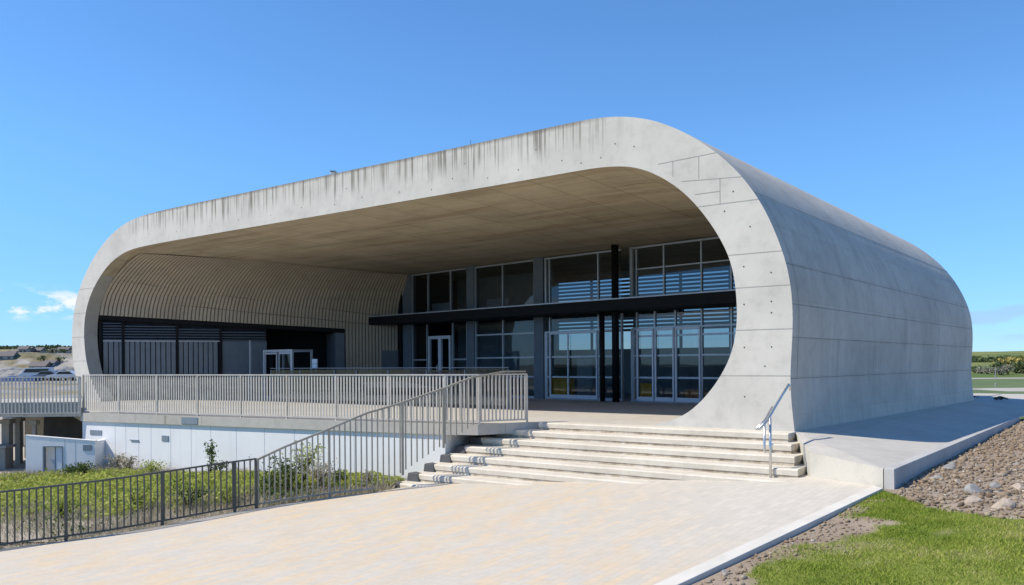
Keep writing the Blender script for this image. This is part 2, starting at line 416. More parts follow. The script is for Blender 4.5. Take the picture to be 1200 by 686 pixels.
class MB:
    """collects verts/faces in world space; build() makes one mesh object, in its parent's axes"""
    def __init__(s): s.v = []; s.f = []; s.mi = []
    def add(s, verts, faces, mi=0):
        n = len(s.v); s.v += [Vector(p) for p in verts]
        s.f += [[n + i for i in f] for f in faces]; s.mi += [mi] * len(faces); return s
    def hexa(s, b, t, mi=0):
        """bottom quad + top quad (same order, counter-clockwise seen from above)"""
        return s.add(list(b) + list(t), [(3, 2, 1, 0), (4, 5, 6, 7), (0, 1, 5, 4), (1, 2, 6, 5), (2, 3, 7, 6), (3, 0, 4, 7)], mi)
    def box(s, fn, a0, a1, b0, b1, c0, c1, mi=0):
        return s.hexa([fn(a0, b0, c0), fn(a1, b0, c0), fn(a1, b1, c0), fn(a0, b1, c0)],
                      [fn(a0, b0, c1), fn(a1, b0, c1), fn(a1, b1, c1), fn(a0, b1, c1)], mi)
    def beam(s, p, q, w, h, up=Vector((0, 0, 1)), mi=0):
        p = Vector(p); q = Vector(q); d = (q - p).normalized()
        side = d.cross(up)
        if side.length < 1e-4: side = Vector((1, 0, 0))
        side.normalize(); u2 = side.cross(d).normalized()
        a = side * w / 2; b = u2 * h / 2
        vs = [p - a - b, p + a - b, p + a + b, p - a + b, q - a - b, q + a - b, q + a + b, q - a + b]
        return s.add(vs, [(3, 2, 1, 0), (4, 5, 6, 7), (0, 1, 5, 4), (1, 2, 6, 5), (2, 3, 7, 6), (3, 0, 4, 7)], mi)
    def tube(s, pts, r, n=10, mi=0, caps=True):
        pts = [Vector(p) for p in pts]; rs = r if hasattr(r, '__len__') else [r] * len(pts)
        base = len(s.v); up = Vector((.13, .21, .97))
        for i, p in enumerate(pts):
            d = (pts[min(i + 1, len(pts) - 1)] - pts[max(i - 1, 0)]).normalized()
            a = d.cross(up)
            if a.length < .05: a = d.cross(Vector((1, 0, 0)))
            a.normalize(); b = a.cross(d)
            for k in range(n):
                th = 2 * math.pi * k / n; s.v.append(p + (a * math.cos(th) + b * math.sin(th)) * rs[i])
        for i in range(len(pts) - 1):
            for k in range(n):
                k2 = (k + 1) % n
                s.f.append([base + i * n + k, base + i * n + k2, base + (i + 1) * n + k2, base + (i + 1) * n + k]); s.mi.append(mi)
        if caps:
            s.f.append([base + k for k in range(n)][::-1]); s.mi.append(mi)
            s.f.append([base + (len(pts) - 1) * n + k for k in range(n)]); s.mi.append(mi)
        return s
    def prism(s, poly, z0, z1, mi=0):
        n = len(poly); g = lambda z, i: z[i] if hasattr(z, '__len__') else z
        vs = [Vector((p[0], p[1], g(z0, i))) for i, p in enumerate(poly)] + [Vector((p[0], p[1], g(z1, i))) for i, p in enumerate(poly)]
        fs = [list(range(n))[::-1], list(range(n, 2 * n))] + [(i, (i + 1) % n, n + (i + 1) % n, n + i) for i in range(n)]
        return s.add(vs, fs, mi)
    def build(s, name, mat, parent=None, smooth=False, bevel=0.0):
        me = bpy.data.meshes.new(name)
        inv = WORLD[parent].inverted() if parent in WORLD else (WORLD[parent.parent].inverted() if parent else None)
        me.from_pydata([tuple(inv @ p) if inv else tuple(p) for p in s.v], [], s.f)
        for m in (mat if isinstance(mat, (list, tuple)) else [mat]): me.materials.append(m)
        if any(s.mi): me.polygons.foreach_set('material_index', s.mi)
        bm = bmesh.new(); bm.from_mesh(me); bmesh.ops.delete(bm, geom=[q for q in bm.verts if not q.link_faces], context='VERTS'); bmesh.ops.recalc_face_normals(bm, faces=bm.faces[:]); bm.to_mesh(me); bm.free()
        if smooth: me.polygons.foreach_set('use_smooth', [True] * len(me.polygons))
        o = bpy.data.objects.new(name, me); COL.objects.link(o)
        if parent: o.parent = parent
        if bevel:
            b = o.modifiers.new('bevel', 'BEVEL'); b.width = bevel; b.segments = 2; b.limit_method = 'ANGLE'
        return o

def raw_mesh(name, verts, faces, mat, attr=None, parent=None, smooth=False):
    me = bpy.data.meshes.new(name); verts = np.asarray(verts, np.float32); faces = np.asarray(faces, np.int32)
    nf, k = faces.shape
    me.vertices.add(len(verts)); me.vertices.foreach_set('co', verts.ravel())
    me.loops.add(nf * k); me.loops.foreach_set('vertex_index', faces.ravel())
    me.polygons.add(nf); me.polygons.foreach_set('loop_start', np.arange(0, nf * k, k, dtype=np.int32))
    for nm, val in (attr or {}).items():
        a = me.attributes.new(nm, 'FLOAT', 'POINT'); a.data.foreach_set('value', np.asarray(val, np.float32))
    me.update(calc_edges=True); me.validate()
    if smooth: me.polygons.foreach_set('use_smooth', [True] * nf)
    me.materials.append(mat)
    o = bpy.data.objects.new(name, me); COL.objects.link(o)
    if parent: o.parent = parent
    return o

def grid_mesh(name, X, Y, Z, mat, attr=None, mask=None):
    ny, nx = X.shape
    idx = np.arange(nx * ny).reshape(ny, nx)
    f = np.stack([idx[:-1, :-1], idx[:-1, 1:], idx[1:, 1:], idx[1:, :-1]], -1).reshape(-1, 4)
    if mask is not None: f = f[mask[:-1, :-1].ravel()]
    return raw_mesh(name, np.stack([X, Y, Z], -1).reshape(-1, 3), f, mat, attr, smooth=True)

def leaves(centers, size, aspect=.55, tilt=1.0, up=0.0):
    """one quad per centre, random facing"""
    n = len(centers); c = np.asarray(centers)
    a = RNG.normal(size=(n, 3)); a[:, 2] = a[:, 2] * tilt + up; a /= np.linalg.norm(a, axis=1)[:, None]
    b = np.cross(a, RNG.normal(size=(n, 3))); b /= np.linalg.norm(b, axis=1)[:, None]
    sz = (np.asarray(size) * np.ones(n))[:, None]
    l = a * sz; w = b * sz * aspect
    v = np.stack([c - l * .5, c + w * .5, c + l * .5, c - w * .5], 1).reshape(-1, 3)
    f = np.arange(n * 4).reshape(n, 4)
    tone = np.repeat(RNG.random(n), 4)
    return v, f, tone

def blades(base, h, w, lean=.35):
    n = len(base); b = np.asarray(base); th = RNG.random(n) * 2 * np.pi
    side = np.stack([np.cos(th), np.sin(th), np.zeros(n)], 1) * (w * np.ones(n))[:, None] * .5
    ln = RNG.normal(size=(n, 2)) * lean * h[:, None]
    tip = b + np.stack([ln[:, 0], ln[:, 1], h], 1)
    v = np.stack([b - side, b + side, tip], 1).reshape(-1, 3)
    return v, np.arange(n * 3).reshape(n, 3), np.repeat(RNG.random(n), 3)

# ================================================================= SETTING
# --- big ground sheet
mb = MB(); mb.add([(-3500, -400, -2.6), (3500, -400, -2.6), (3500, 6000, -2.6), (-3500, 6000, -2.6)], [(0, 1, 2, 3)])
tag(mb.build('ground', M['ground']), kind='structure')

# --- hills behind, left and right
def hill_h(X, Y):
    az = X / np.maximum(Y, 1)
    left = 1 / (1 + np.exp((az + .0) * 14))
    n = fbm(X / 60., Y / 60., 3, 5) - .5; n2 = fbm(X / 14., Y / 14., 8, 4) - .5
    sm = lambda v, a, b: np.clip((v - a) / (b - a), 0, 1) ** 2 * (3 - 2 * np.clip((v - a) / (b - a), 0, 1))
    wob = 14 * (fbm(X / 22., Y / 40., 21, 3) - .5)
    hl = -1.7 + 1.0 * sm(Y, 50, 120) + 4.6 * sm(Y + wob, 150, 166) + 3.6 * sm(Y, 175, 320) + n * 2.2 * sm(Y, 150, 260) + n2 * 1.3 * sm(Y, 145, 175)
    hr = -1.05 + 0.3 * sm(Y, 112, 125) + 1.5 * sm(Y, 120, 165) + 4.2 * sm(Y, 165, 330) + n * 1.0 * sm(Y, 140, 240) + n2 * .35 * sm(Y, 118, 140)
    return left * hl + (1 - left) * hr
az = np.linspace(-.95, .95, 330); rr = np.concatenate([np.linspace(48, 180, 110), np.linspace(184, 700, 70)])
A_, R_ = np.meshgrid(az, rr); HX = A_ * R_; HY = R_.copy(); HZ = hill_h(HX, HY)
HZ = HZ - np.clip((HY - 380) / 320, 0, 1) * 14 - np.clip((50.5 - HY), 0, 3) * .8
tag(grid_mesh('hills', HX, HY, HZ, M['hills']), kind='structure')

# --- left yard and right field
mb = MB(); mb.add([(-70, 14, -1.62), (-3, 14, -1.62), (-3, 52, -1.62), (-70, 52, -1.68)], [(0, 1, 2, 3)])
tag(mb.build('yard', M['yard']), kind='structure')
mb = MB(); mb.add([(9, 20, -1.0), (130, 20, -1.0), (150, 119, -1.0), (9, 119, -1.0)], [(0, 1, 2, 3)])
tag(mb.build('field', M['field']), kind='structure')
def strip(name, y0, y1, x0, x1, wob, mat, z):
    xs = np.linspace(x0, x1, 40); n = (fbm(xs / 9., xs * 0, 5, 3) - .5) * wob; n2 = (fbm(xs / 7., xs * 0 + 3, 6, 3) - .5) * wob
    v = [(x, y0 + a, z) for x, a in zip(xs, n)] + [(x, y1 + b, z) for x, b in zip(xs, n2)]
    f = [(i, i + 1, 41 + i, 40 + i) for i in range(39)]
    m = MB(); m.add(v, f); tag(m.build(name, mat), kind='structure')
strip('track', 62, 70, 36.5, 110, 3.0, M['path'], -.985)
strip('road', 107, 113, 40, 140, .8, M['path'], -.985)

# --- plaza (one inclined sheet of cream pavers)
fence_px = [(0, 644), (77, 634), (121, 628), (200, 614), (252, 604), (300, 596), (330, 591), (386, 583), (440, 577)]
FP = [on_plaza(*p) for p in fence_px]
d0 = (FP[0] - FP[3]).normalized()
def pz(p): return Vector((p[0], p[1], plaza_z(p[0])))
FX = pz(FP[0] + d0 * 7.5)                               # the fence goes on out of the picture
PATH = [FX] + FP
LAND_A = on_z(560, 497.5, 0); LAND_B = on_z(616, 495, 0); SLAB_C = on_z(520, 497, 0); SLAB_E = on_z(95, 484, 0)
K1 = on_plaza(768.7, 686); K2 = on_plaza(1023.6, 570.7); K3 = on_plaza(803, 686); K4 = on_plaza(1035, 573.7)
kd = (K2 - K1).normalized()
K0 = pz(K1 - kd * 10); K0b = pz(K3 - kd * 10)
STEP_S = lambda k: -.52 - .40 * (k - 1)                   # foot of riser k, distance out from the hall's front line
UR = -.82                                               # right end of the steps
far = [pz(LAND_A), pz(B(5.6, -.2, 0)), pz(B(UR - .3, -.2, 0))]
RW0 = on_plaza(949, 559.5)
poly = [K0, K1, K2, pz(K2 + Vector((.5, .9, 0)))] + [pz(RW0 + Vector((.4, .9, 0)))] + far[::-1] + PATH[::-1]
poly += [pz(PATH[0] + Vector((-1, -8, 0)))]
mb = MB(); n = len(poly); mb.add(poly + [p - Vector((0, 0, .12)) for p in poly], [list(range(n)), list(range(n, 2 * n))[::-1]] + [(i, (i + 1) % n, n + (i + 1) % n, n + i) for i in range(n)])
tag(mb.build('plaza', M['plaza']), kind='structure')
# kerb strip along its right side
lift = Vector((0, 0, .02)); kq = [K0, K0b, pz(K4), pz(K2)]
mb = MB(); mb.hexa([p - Vector((0, 0, .35)) for p in kq], [p + lift for p in kq])
tag(mb.build('kerb', M['kerb'], bevel=.012), kind='structure')

# --- terrace slab (with the landing beside the steps) and the walkway going left
wd = Vector((-1, -.03, 0)).normalized(); WALK = SLAB_E + wd * 2.0
TH = .23
tp = [SLAB_C, LAND_A, LAND_B, B(5.4, STEP_S(1) + .42, 0), B(0.0, STEP_S(1) + .42, 0), B(-.02, 0.02, 0), B(-.55, 22, 0), B(24, 22, 0),
      Vector((-17.5, 34.3, 0)), Vector((-15.2, 28.6, 0)), SLAB_E]
tp = [Vector((p.x, p.y, 0)) for p in tp]
mb = MB(); mb.prism(tp, -TH, 0.0)
tag(mb.build('terrace', M['terrace']), kind='structure')

wq = [SLAB_E + Vector((-.01, 0, 0)), SLAB_E + wd * 14, SLAB_E + wd * 14 + Vector((0, 2.5, 0)), SLAB_E + Vector((-1.6, 2.9, 0))]
mb = MB(); mb.prism([Vector((p.x, p.y, 0)) for p in wq][::-1], -.10, .30)
tag(mb.build('walkway', M['slabedge']), kind='structure')

# --- sloping apron right of the hall, and the paving behind it
ZK = -.293
KA = on_z(1035.6, 549.8, ZK); KB = on_z(1188, 488.6, ZK)
V2 = B(-.04, STEP_S(1) + .42, -.012); V1 = B(.0, .0, -.008)
r949 = ray(949, 530.5); V3 = Vector((RW0.x, RW0.y, EYE + r949.z * RW0.y))
V4 = KA; V5 = KB; V6 = B(-.35, 16, -.008); V7 = V5 + Vector((8, 2.0, 0)); V8 = Vector((33, 33.5, -.2)); V9 = B(-.5, 22, -.008)
nn = 14
def lerp(a, b, t): return a + (b - a) * t
mb = MB()
ng = 10
gp = [[lerp(lerp(V1, V2, a / ng), lerp(V4, V3, a / ng), b / ng) for a in range(ng + 1)] for b in range(ng + 1)]
mb.add([p for row in gp for p in row], [(b * (ng + 1) + a, b * (ng + 1) + a + 1, (b + 1) * (ng + 1) + a + 1, (b + 1) * (ng + 1) + a) for b in range(ng) for a in range(ng)])
for i in range(nn):
    a, b = i / nn, (i + 1) / nn
    mb.add([lerp(V1, V6, a), lerp(V4, V5, a), lerp(V4, V5, b), lerp(V1, V6, b)], [(0, 1, 2, 3)])
mb.add([V6, V5, V7, V8, V9], [(0, 1, 2, 3, 4)])
tag(mb.build('apron', M['terrace'], smooth=True), kind='structure')

# --- front face of the apron (cast concrete), with the side towards the steps
def down(p, z): return Vector((p.x, p.y, z))
t_root = empty('ramp_wall', (V3.x, V3.y, plaza_z(V3.x)), 0, 'pale cast concrete wall facing the sloping apron, between the steps and the low parapet', 'ramp wall')
bk = Vector((.12, .22, 0))
q = [V3, V4 + Vector((-.01, 0, 0)), V4 + bk, V3 + bk]
mb = MB(); mb.hexa([down(p, plaza_z(p.x) - .25) for p in q], [p + Vector((0, 0, .006)) for p in q])
mb.build('wall', M['rampface'], t_root)
q = [V2 + Vector((.02, -.0, 0)), V3 + Vector((0, .004, 0)), V3 + Vector((.14, .05, 0)), V2 + Vector((.12, -.1, 0))]
mb = MB(); mb.hexa([down(p, -1.1) for p in q], [p + Vector((0, 0, -.012)) for p in q])
mb.build('side_wall', M['rampface'], t_root)

# --- low parapet along the apron
KL = (KB - KA).length
kx = Vector((.163, -.011, 0)); ks = SD * KL
KAr = on_z(1048, 551, ZK); 
t_root = empty('parapet', (KA.x, KA.y, ZK - .3), 0, 'long low concrete parapet between the shaded apron and the gravel bank', 'parapet')
q = [KA, KAr, KAr + ks, KA + ks]
mb = MB(); mb.hexa([down(p, ZK - .55) for p in q], [p + Vector((0, 0, .012)) for p in q])
mb.build('wall', M['wallcon'], t_root, bevel=.008)

# ================================================================= THE HALL
ALPHA = math.atan2(-UD.y, -UD.x)
hall = empty('concrete_hall', P0, ALPHA, 'huge pale concrete hall with rounded open front, deep soffit and recessed glass wall', 'building')
outer_r = [(26.75, -.25), (26.86, .18), (27.2, .58), (27.43, 1.05), (27.61, 1.65), (27.68, 2.38), (27.55, 3.2), (27.27, 3.88), (26.85, 4.47), (26.35, 4.98), (25.8, 5.42), (25.05, 5.87), (24.3, 6.17), (23.6, 6.36), (22.8, 6.47), (21.8, 6.52),
           (20, 6.53), (16, 6.53), (12, 6.53), (8, 6.53), (5.4, 6.54), (4.6, 6.54), (4.25, 6.525), (3.95, 6.5), (3.65, 6.455), (3.35, 6.39), (3.05, 6.3), (2.76, 6.19), (2.46, 6.04), (2.15, 5.86), (1.86, 5.66), (1.5, 5.37), (1.22, 5.1), (.94, 4.78), (.68, 4.4), (.47, 4.01), (.3, 3.6), (.14, 3.13), (.05, 2.66), (.02, 2.2), (.03, 1.73), (.06, 1.3), (.075, .9), (.05, .46), (0, 0), (-.02, -.25)]
inner_r = [(25.36, -.25), (25.4, .02), (25.78, .32), (26.18, .78), (26.49, 1.36), (26.66, 1.95), (26.72, 2.65), (26.57, 3.35), (26.22, 3.93), (25.64, 4.47), (24.93, 4.93), (24.42, 5.13), (23.88, 5.29), (23.4, 5.37), (22.7, 5.42), (21.7, 5.44),
           (20, 5.45), (16, 5.45), (12, 5.45), (8, 5.45), (5.4, 5.46), (4.5, 5.465), (4.1, 5.455), (3.7, 5.42), (3.36, 5.355), (3.06, 5.25), (2.77, 5.1), (2.49, 4.92), (2.15, 4.64), (1.87, 4.33), (1.63, 4.01), (1.4, 3.64), (1.23, 3.27), (1.14, 2.9), (1.1, 2.5), (1.09, 2.1), (1.14, 1.7), (1.25, 1.34), (1.47, .95), (1.77, .58), (2.08, .31), (2.4, .14), (2.75, .04), (3.0, .002), (3.1, -.25)]

def catmull(pts, per=5):
    out = []
    for i in range(len(pts) - 1):
        p0 = np.array(pts[max(i - 1, 0)]); p1 = np.array(pts[i]); p2 = np.array(pts[i + 1]); p3 = np.array(pts[min(i + 2, len(pts) - 1)])
        d1 = np.linalg.norm(p2 - p1)
        m1 = (p2 - p0) / max(np.linalg.norm(p2 - p1) + np.linalg.norm(p1 - p0), 1e-6) * d1 if i > 0 else p2 - p1
        m2 = (p3 - p1) / max(np.linalg.norm(p3 - p2) + np.linalg.norm(p2 - p1), 1e-6) * d1 if i < len(pts) - 2 else p2 - p1
        for k in range(per):
            t = k / per
            out.append((2 * t**3 - 3 * t**2 + 1) * p1 + (t**3 - 2 * t**2 + t) * m1 + (-2 * t**3 + 3 * t**2) * p2 + (t**3 - t**2) * m2)
    out.append(np.array(pts[-1])); return np.array(out)
def resample(c, n):
    d = np.concatenate([[0], np.cumsum(np.linalg.norm(np.diff(c, axis=0), axis=1))]); t = np.linspace(0, d[-1], n)
    return np.stack([np.interp(t, d, c[:, 0]), np.interp(t, d, c[:, 1])], 1)
def profile(pts, i1, i2):
    c = catmull(pts, 6)
    # light smoothing of the curved ends
    for _ in range(14): c[1:-1] = c[1:-1] * .5 + (c[:-2] + c[2:]) * .25
    a, b = i1 * 6, i2 * 6
    return np.concatenate([resample(c[:a + 1], 60), resample(c[a:b + 1], 24)[1:], resample(c[b:], 70)[1:]])
OUT = profile(outer_r, 16, 20); INN = profile(inner_r, 16, 20)
NP = len(OUT)

HL = 16.0
def flare(u, s):                                       # the tube widens very slightly to the back on its right side
    return u - .50 * (s / HL) * max(0, 1 - u / 14)
def tz(z, s):                                          # and the roof falls slightly to the back
    k = min(1, max(0, (z - 1.5) / 3.5)); return z * (1 - .052 * (s / HL) * k * k * (3 - 2 * k))
def fac(u, s, z): return B(u, s, z)

# front face, closed ring
mb = MB()
vs = [B(u, 0, z) for u, z in OUT] + [B(u, 0, z) for u, z in INN]
mb.add(vs, [(i, i + 1, NP + i + 1, NP + i) for i in range(NP - 1)])
# formwork joints and tie holes on the face (2nd/3rd material of the same mesh)
def face_line(u0, z0, u1, z1, w=.016, mi=1):
    a = B(u0, -.003, z0); b = B(u1, -.003, z1); d = (b - a).normalized(); n_ = SD; s_ = d.cross(n_).normalized() * w / 2
    mb.add([a - s_, b - s_, b + s_, a + s_], [(0, 1, 2, 3)], mi)
def span_right(z):                                     # (inner u, outer u) of the right leg at height z
    o = OUT[-70:]; i = INN[-70:]
    return float(np.interp(-z, -i[:, 1], i[:, 0])), float(np.interp(-z, -o[:, 1], o[:, 0]))
def span_left(z):
    o = OUT[:60]; i = INN[:60]
    return float(np.interp(z, o[:, 1], o[:, 0])), float(np.interp(z, i[:, 1], i[:, 0]))
for z in (3.34, 2.70, 1.89, 1.02):
    a, b = span_right(z); face_line(a, z, b, z, .013, 2)
a, b = span_right(4.35); face_line(a, 4.35, b, 4.35, .013, 2)
face_line(2.75, 5.32, 1.5, 5.36, .013, 2); face_line(2.25, 4.9, .98, 4.82, .013, 2); face_line(1.95, 4.6, 1.42, 4.6, .013, 2)
face_line(2.42, 5.33, 2.42, 5.02, .012, 2); face_line(1.86, 5.34, 1.86, 4.9, .012, 2); face_line(1.42, 4.85, 1.42, 4.36, .012, 2)
for z in (1.5, 2.4, 3.3, 4.2):
    a, b = span_left(z); face_line(a, z, b, z, .014, 2)
def hole(u, z, r=.015):
    c = B(u, -.004, z); ring = [c + (UD * math.cos(t) + Vector((0, 0, 1)) * math.sin(t)) * r for t in [2 * math.pi * k / 8 for k in range(8)]]
    mb.add(ring, [tuple(range(8))], 3)
for (u, z) in [(.42, 2.95), (.95, 3.1), (.95, 2.38), (.42, 2.41), (.42, 2.2), (.95, 1.56), (.42, 1.56), (.95, .62), (1.15, 4.56), (1.33, 4.2), (.82, 3.85), (4.6, 5.62), (4.1, 5.66), (3.3, 5.77), (3.75, 5.9), (5.1, 5.75), (6.3, 5.72), (5.8, 6.1), (7.2, 5.66), (8.3, 5.8), (9.0, 5.62), (10.1, 5.7), (11.5, 5.74), (12.6, 5.68), (14, 5.76), (15.4, 5.7), (17, 5.74), (18.5, 5.7), (20.4, 5.72), (22.1, 5.8), (7.9, 6.1), (12.1, 6.05), (.55, 1.2)]:
    hole(u, z)
mb.build('front_frame', [M['face'], M['joint'], M['joint_light'], M['hole']], hall)

# outer skin
ns = 24
mb = MB()
vs = []
for j in range(ns + 1):
    s = HL * j / ns
    vs += [B(flare(u, s), s, tz(z, s)) for u, z in OUT]
mb.add(vs, [(j * NP + i, (j + 1) * NP + i, (j + 1) * NP + i + 1, j * NP + i + 1) for j in range(ns) for i in range(NP - 1)])
def skin_pt(i, s, off=.004):
    u, z = OUT[i]; du, dz = OUT[min(i + 1, NP - 1)] - OUT[max(i - 1, 0)]
    l = math.hypot(du, dz); return B(flare(u, s), s, 0) + UD * (dz / l * off) * 1 + Vector((0, 0, tz(z, s) - du / l * off))
def skin_line_s(zt, w=.012, s0=0.0, s1=HL, mi=1):      # joint running back along the right side at height zt
    o = OUT[-70:]; i = int(np.argmin(abs(o[:, 1] - zt) + (o[:, 0] > 3) * 9)) + NP - 70
    for j in range(ns):
        a, b = s0 + (s1 - s0) * j / ns, s0 + (s1 - s0) * (j + 1) / ns
        p, q_ = skin_pt(i, a, .004), skin_pt(i, b, .004); uz = Vector((0, 0, w / 2))
        mb.add([p - uz, q_ - uz, q_ + uz, p + uz], [(0, 1, 2, 3)], mi)
def skin_line_p(s, w=.014, zmin=0, zmax=6.4, mi=2):    # joint following the curve at depth s
    for i in range(NP - 70, NP - 2):
        if zmin < OUT[i][1] < zmax:
            p, q_ = skin_pt(i, s, .004), skin_pt(i + 1, s, .004); d = SD * w / 2
            mb.add([p - d, q_ - d, q_ + d, p + d], [(0, 1, 2, 3)], mi)
for z in (3.13, 2.36, 1.74, 1.0): skin_line_s(z)
skin_line_s(4.55, .012, mi=2)
skin_line_p(.32, .012, 1.05, 5.2, 1)
for s, a, b in ((2.6, 1.0, 1.74), (5.1, 1.0, 3.13), (7.7, 1.74, 4.5), (10.3, 1.0, 3.13), (12.9, 1.74, 4.5)): skin_line_p(s, .01, a, b, 2)
o = mb.build('shell', [M['skin'], M['joint_mid'], M['joint_light']], hall)
o.data.polygons.foreach_set('use_smooth', [True] * len(o.data.polygons))

# inner skin: lip + soffit (the soffit drops a little to the glass)
def drop(s, z): return z * (1 - .052 * min(max(s - .5, 0), 9) / 9) if z > 3.5 else z
def inner_skin(name, s0, s1, n_, mat, sel):
    m_ = MB(); vs = []
    for j in range(n_ + 1):
        s = s0 + (s1 - s0) * j / n_
        vs += [B(u, s, drop(s, z)) for u, z in INN]
    m_.add(vs, [(j * NP + i, j * NP + i + 1, (j + 1) * NP + i + 1, (j + 1) * NP + i) for j in range(n_) for i in range(NP - 1) if sel(i)])
    o_ = m_.build(name, mat, hall); o_.data.polygons.foreach_set('use_smooth', [True] * len(o_.data.polygons)); return o_
inner_skin('lip', 0, .5, 2, M['lip'], lambda i: i < next(k for k in range(NP) if INN[k][1] > 4.6))
I_S = next(i for i in range(NP) if INN[i][1] > 4.6)
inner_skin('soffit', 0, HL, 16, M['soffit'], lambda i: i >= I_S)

# --- glass wall: a straight line turned a few degrees from the front
GO = Vector((5.9, 26.3, 0)); GD = Vector((-.717, .697, 0)).normalized(); GN = Vector((-GD.y, GD.x, 0))  # GN points towards the camera-left
if GN.y > 0: GN = -GN
def G(w, d, z): return GO + GD * w + GN * d + Vector((0, 0, z))      # d>0 is in front of the glass
def gw(x):                                                           # distance along the glass of picture column x (at mid height)
    p = on_plane(x, 400, GO, GN); return (p - GO).dot(GD)
CORNER_W = gw(471)
wr = gw(905)
# floor level sill, heads
ZS, ZC, ZT = .05, 3.36, 5.13
up_x = [484, 502.5, 529, 549, 558, 590, 627, 638.5, 645, 702, 729, 740, 747, 779, 823, 858, 888]
glz = empty('glass_wall', G(0, 0, 0), 0); glz.parent = hall; 
glz.matrix_parent_inverse = WORLD[hall].inverted()
def gbar(m_, x0, x1, z0, z1, d=0.0, th=.07):
    a, b = gw(x0), gw(x1)
    m_.box(lambda p, q_, z: G(p, q_, z), min(a, b), max(a, b), d - th / 2, d + th / 2, z0, z1)
def vbar(m_, x, z0, z1, w=.05, th=.09, d=.0):
    a = gw(x); m_.box(lambda p, q_, z: G(p, q_, z), a - w / 2, a + w / 2, d - th / 2, d + th / 2, z0, z1)
mb = MB()
for x in (484, 502.5, 529, 558, 590, 627, 645, 702, 747, 779, 823, 858): vbar(mb, x, ZC + .02, ZT, .05)
for a, b in ((484, 549), (558, 627), (639, 729), (741, 905)):
    gbar(mb, a, b, ZT - .06, ZT, .0, .085); gbar(mb, a, b, ZC + .02, ZC + .09, .0, .085)
gbar(mb, 747, 905, 4.36, 4.40, 0, .06); vbar(mb, 741, ZC, ZT, .12)
vbar(mb, 640.5, ZC, ZT, .07)
mb.build('upper_frame', M['steel'], hall)
for xs_f, th_x, spans in (((484, 501), (), ((484, 502, (.80, 1.48)),)), ((531, 548), (), ((530, 549, (.80, 1.48)),)), ((558, 590, 627), (), ((558, 627, (.80, 1.52, 2.42)),)),
                         ((645, 702, 729), (640.5,), ((639, 729, (.80, 1.52, 2.42)),)), ((747, 768, 792, 823, 858), (742,), ((741, 905, (.80, 1.52, 2.16, 2.42)),))):
    mb = MB()
    for x in xs_f: vbar(mb, x, 0, ZC - .4, .055)
    for x in th_x: vbar(mb, x, 0, 2.42, .14)
    for a, b, zz in spans:
        for z in zz: gbar(mb, a, b, z - .03, z + .03, 0, .08)
        gbar(mb, a, b, 0.0, .09, 0, .1)
    mb.build('lower_frame', M['steel'], hall)
# glass panes, one per bay
def pane(x0, x1, z0, z1):
    m_ = MB(); a, b = gw(x0), gw(x1); tilt = random.uniform(-.004, .004)
    m_.add([G(a, tilt, z0), G(b, -tilt, z0), G(b, -tilt, z1), G(a, tilt, z1)], [(0, 1, 2, 3)])
    return m_.build('pane', M['glass'], hall)
bays = [(484, 502.5), (502.5, 529), (529, 549), (558, 590), (590, 627), (645, 702), (702, 729), (747, 779), (779, 823), (823, 858), (858, 905)]
for a, b in bays: pane(a, b, ZC + .09, ZT - .06)
for a, b in [(484, 502.5), (529, 549), (558, 590), (590, 627), (645, 667), (667, 702), (702, 729), (747, 768), (768, 792), (792, 823), (823, 858), (858, 905)]: pane(a, b, .09, 2.98)
# spandrel above lower glass behind the canopy
mb = MB(); gbar(mb, 471, 905, 2.98, ZC - .02, -.12, .12); mb.build('spandrel', M['black'], hall)
# grey pillars between the bays
for x0, x1, mt in ((549, 557.5, 'slate'), (627.5, 638.5, 'slate'), (474, 483.5, 'slate')):
    mb = MB(); gbar(mb, x0, x1, 0, ZT + .1, -.06, .3); mb.build('pier', M[mt], hall)
for xx, rr_ in ((717.5, .085), (733, .12)):
    mb = MB(); a = gw(xx); mb.tube([G(a, .55, 0), G(a, .55, 2.99 if xx < 720 else ZT + .12)], rr_, 16); o = mb.build('column', M['black'], hall, smooth=True)
# corner post by the ribbed wall
mb = MB(); gbar(mb, 468, 474, 0, ZT + .15, .05, .25); mb.build('corner_post', M['black'], hall)
# double door in white frame
a, b = gw(503), gw(529)
door = empty('double_door', G((a + b) / 2, 0, 0), 0); door.parent = hall; door.matrix_parent_inverse = WORLD[hall].inverted()
E_ = MB(); f = lambda p, q_, z: G(p, q_, z); lo, hi = min(a, b), max(a, b)
E_.box(f, lo, lo + .09, -.06, .07, 0, 2.4); E_.box(f, hi - .09, hi, -.06, .07, 0, 2.4); E_.box(f, lo, hi, -.061, .071, 2.33, 2.46); E_.box(f, (lo + hi) / 2 - .11, (lo + hi) / 2 + .07, -.05, .06, .02, 2.33)
E_.box(f, lo + .09, hi - .09, -.04, .05, .02, .14)
del WORLD[door]
bpy.data.objects.remove(door); bpy.data.objects.remove(glz); WORLD.pop(glz, None) if False else None
df = E_.build('door', M['whiteframe'], hall)
E_ = MB(); E_.add([G(lo + .09, 0, .14), G(hi - .09, 0, .14), G(hi - .09, 0, 2.33), G(lo + .09, 0, 2.33)], [(0, 1, 2, 3)])
p_ = E_.build('door_glass', M['glass'], hall); p_.parent = df
E_ = MB(); E_.tube([G((lo + hi) / 2 + .1, .10, .95), G((lo + hi) / 2 + .1, .10, 1.25)], .015, 8); p_ = E_.build('handle', M['stainless'], hall); p_.parent = df
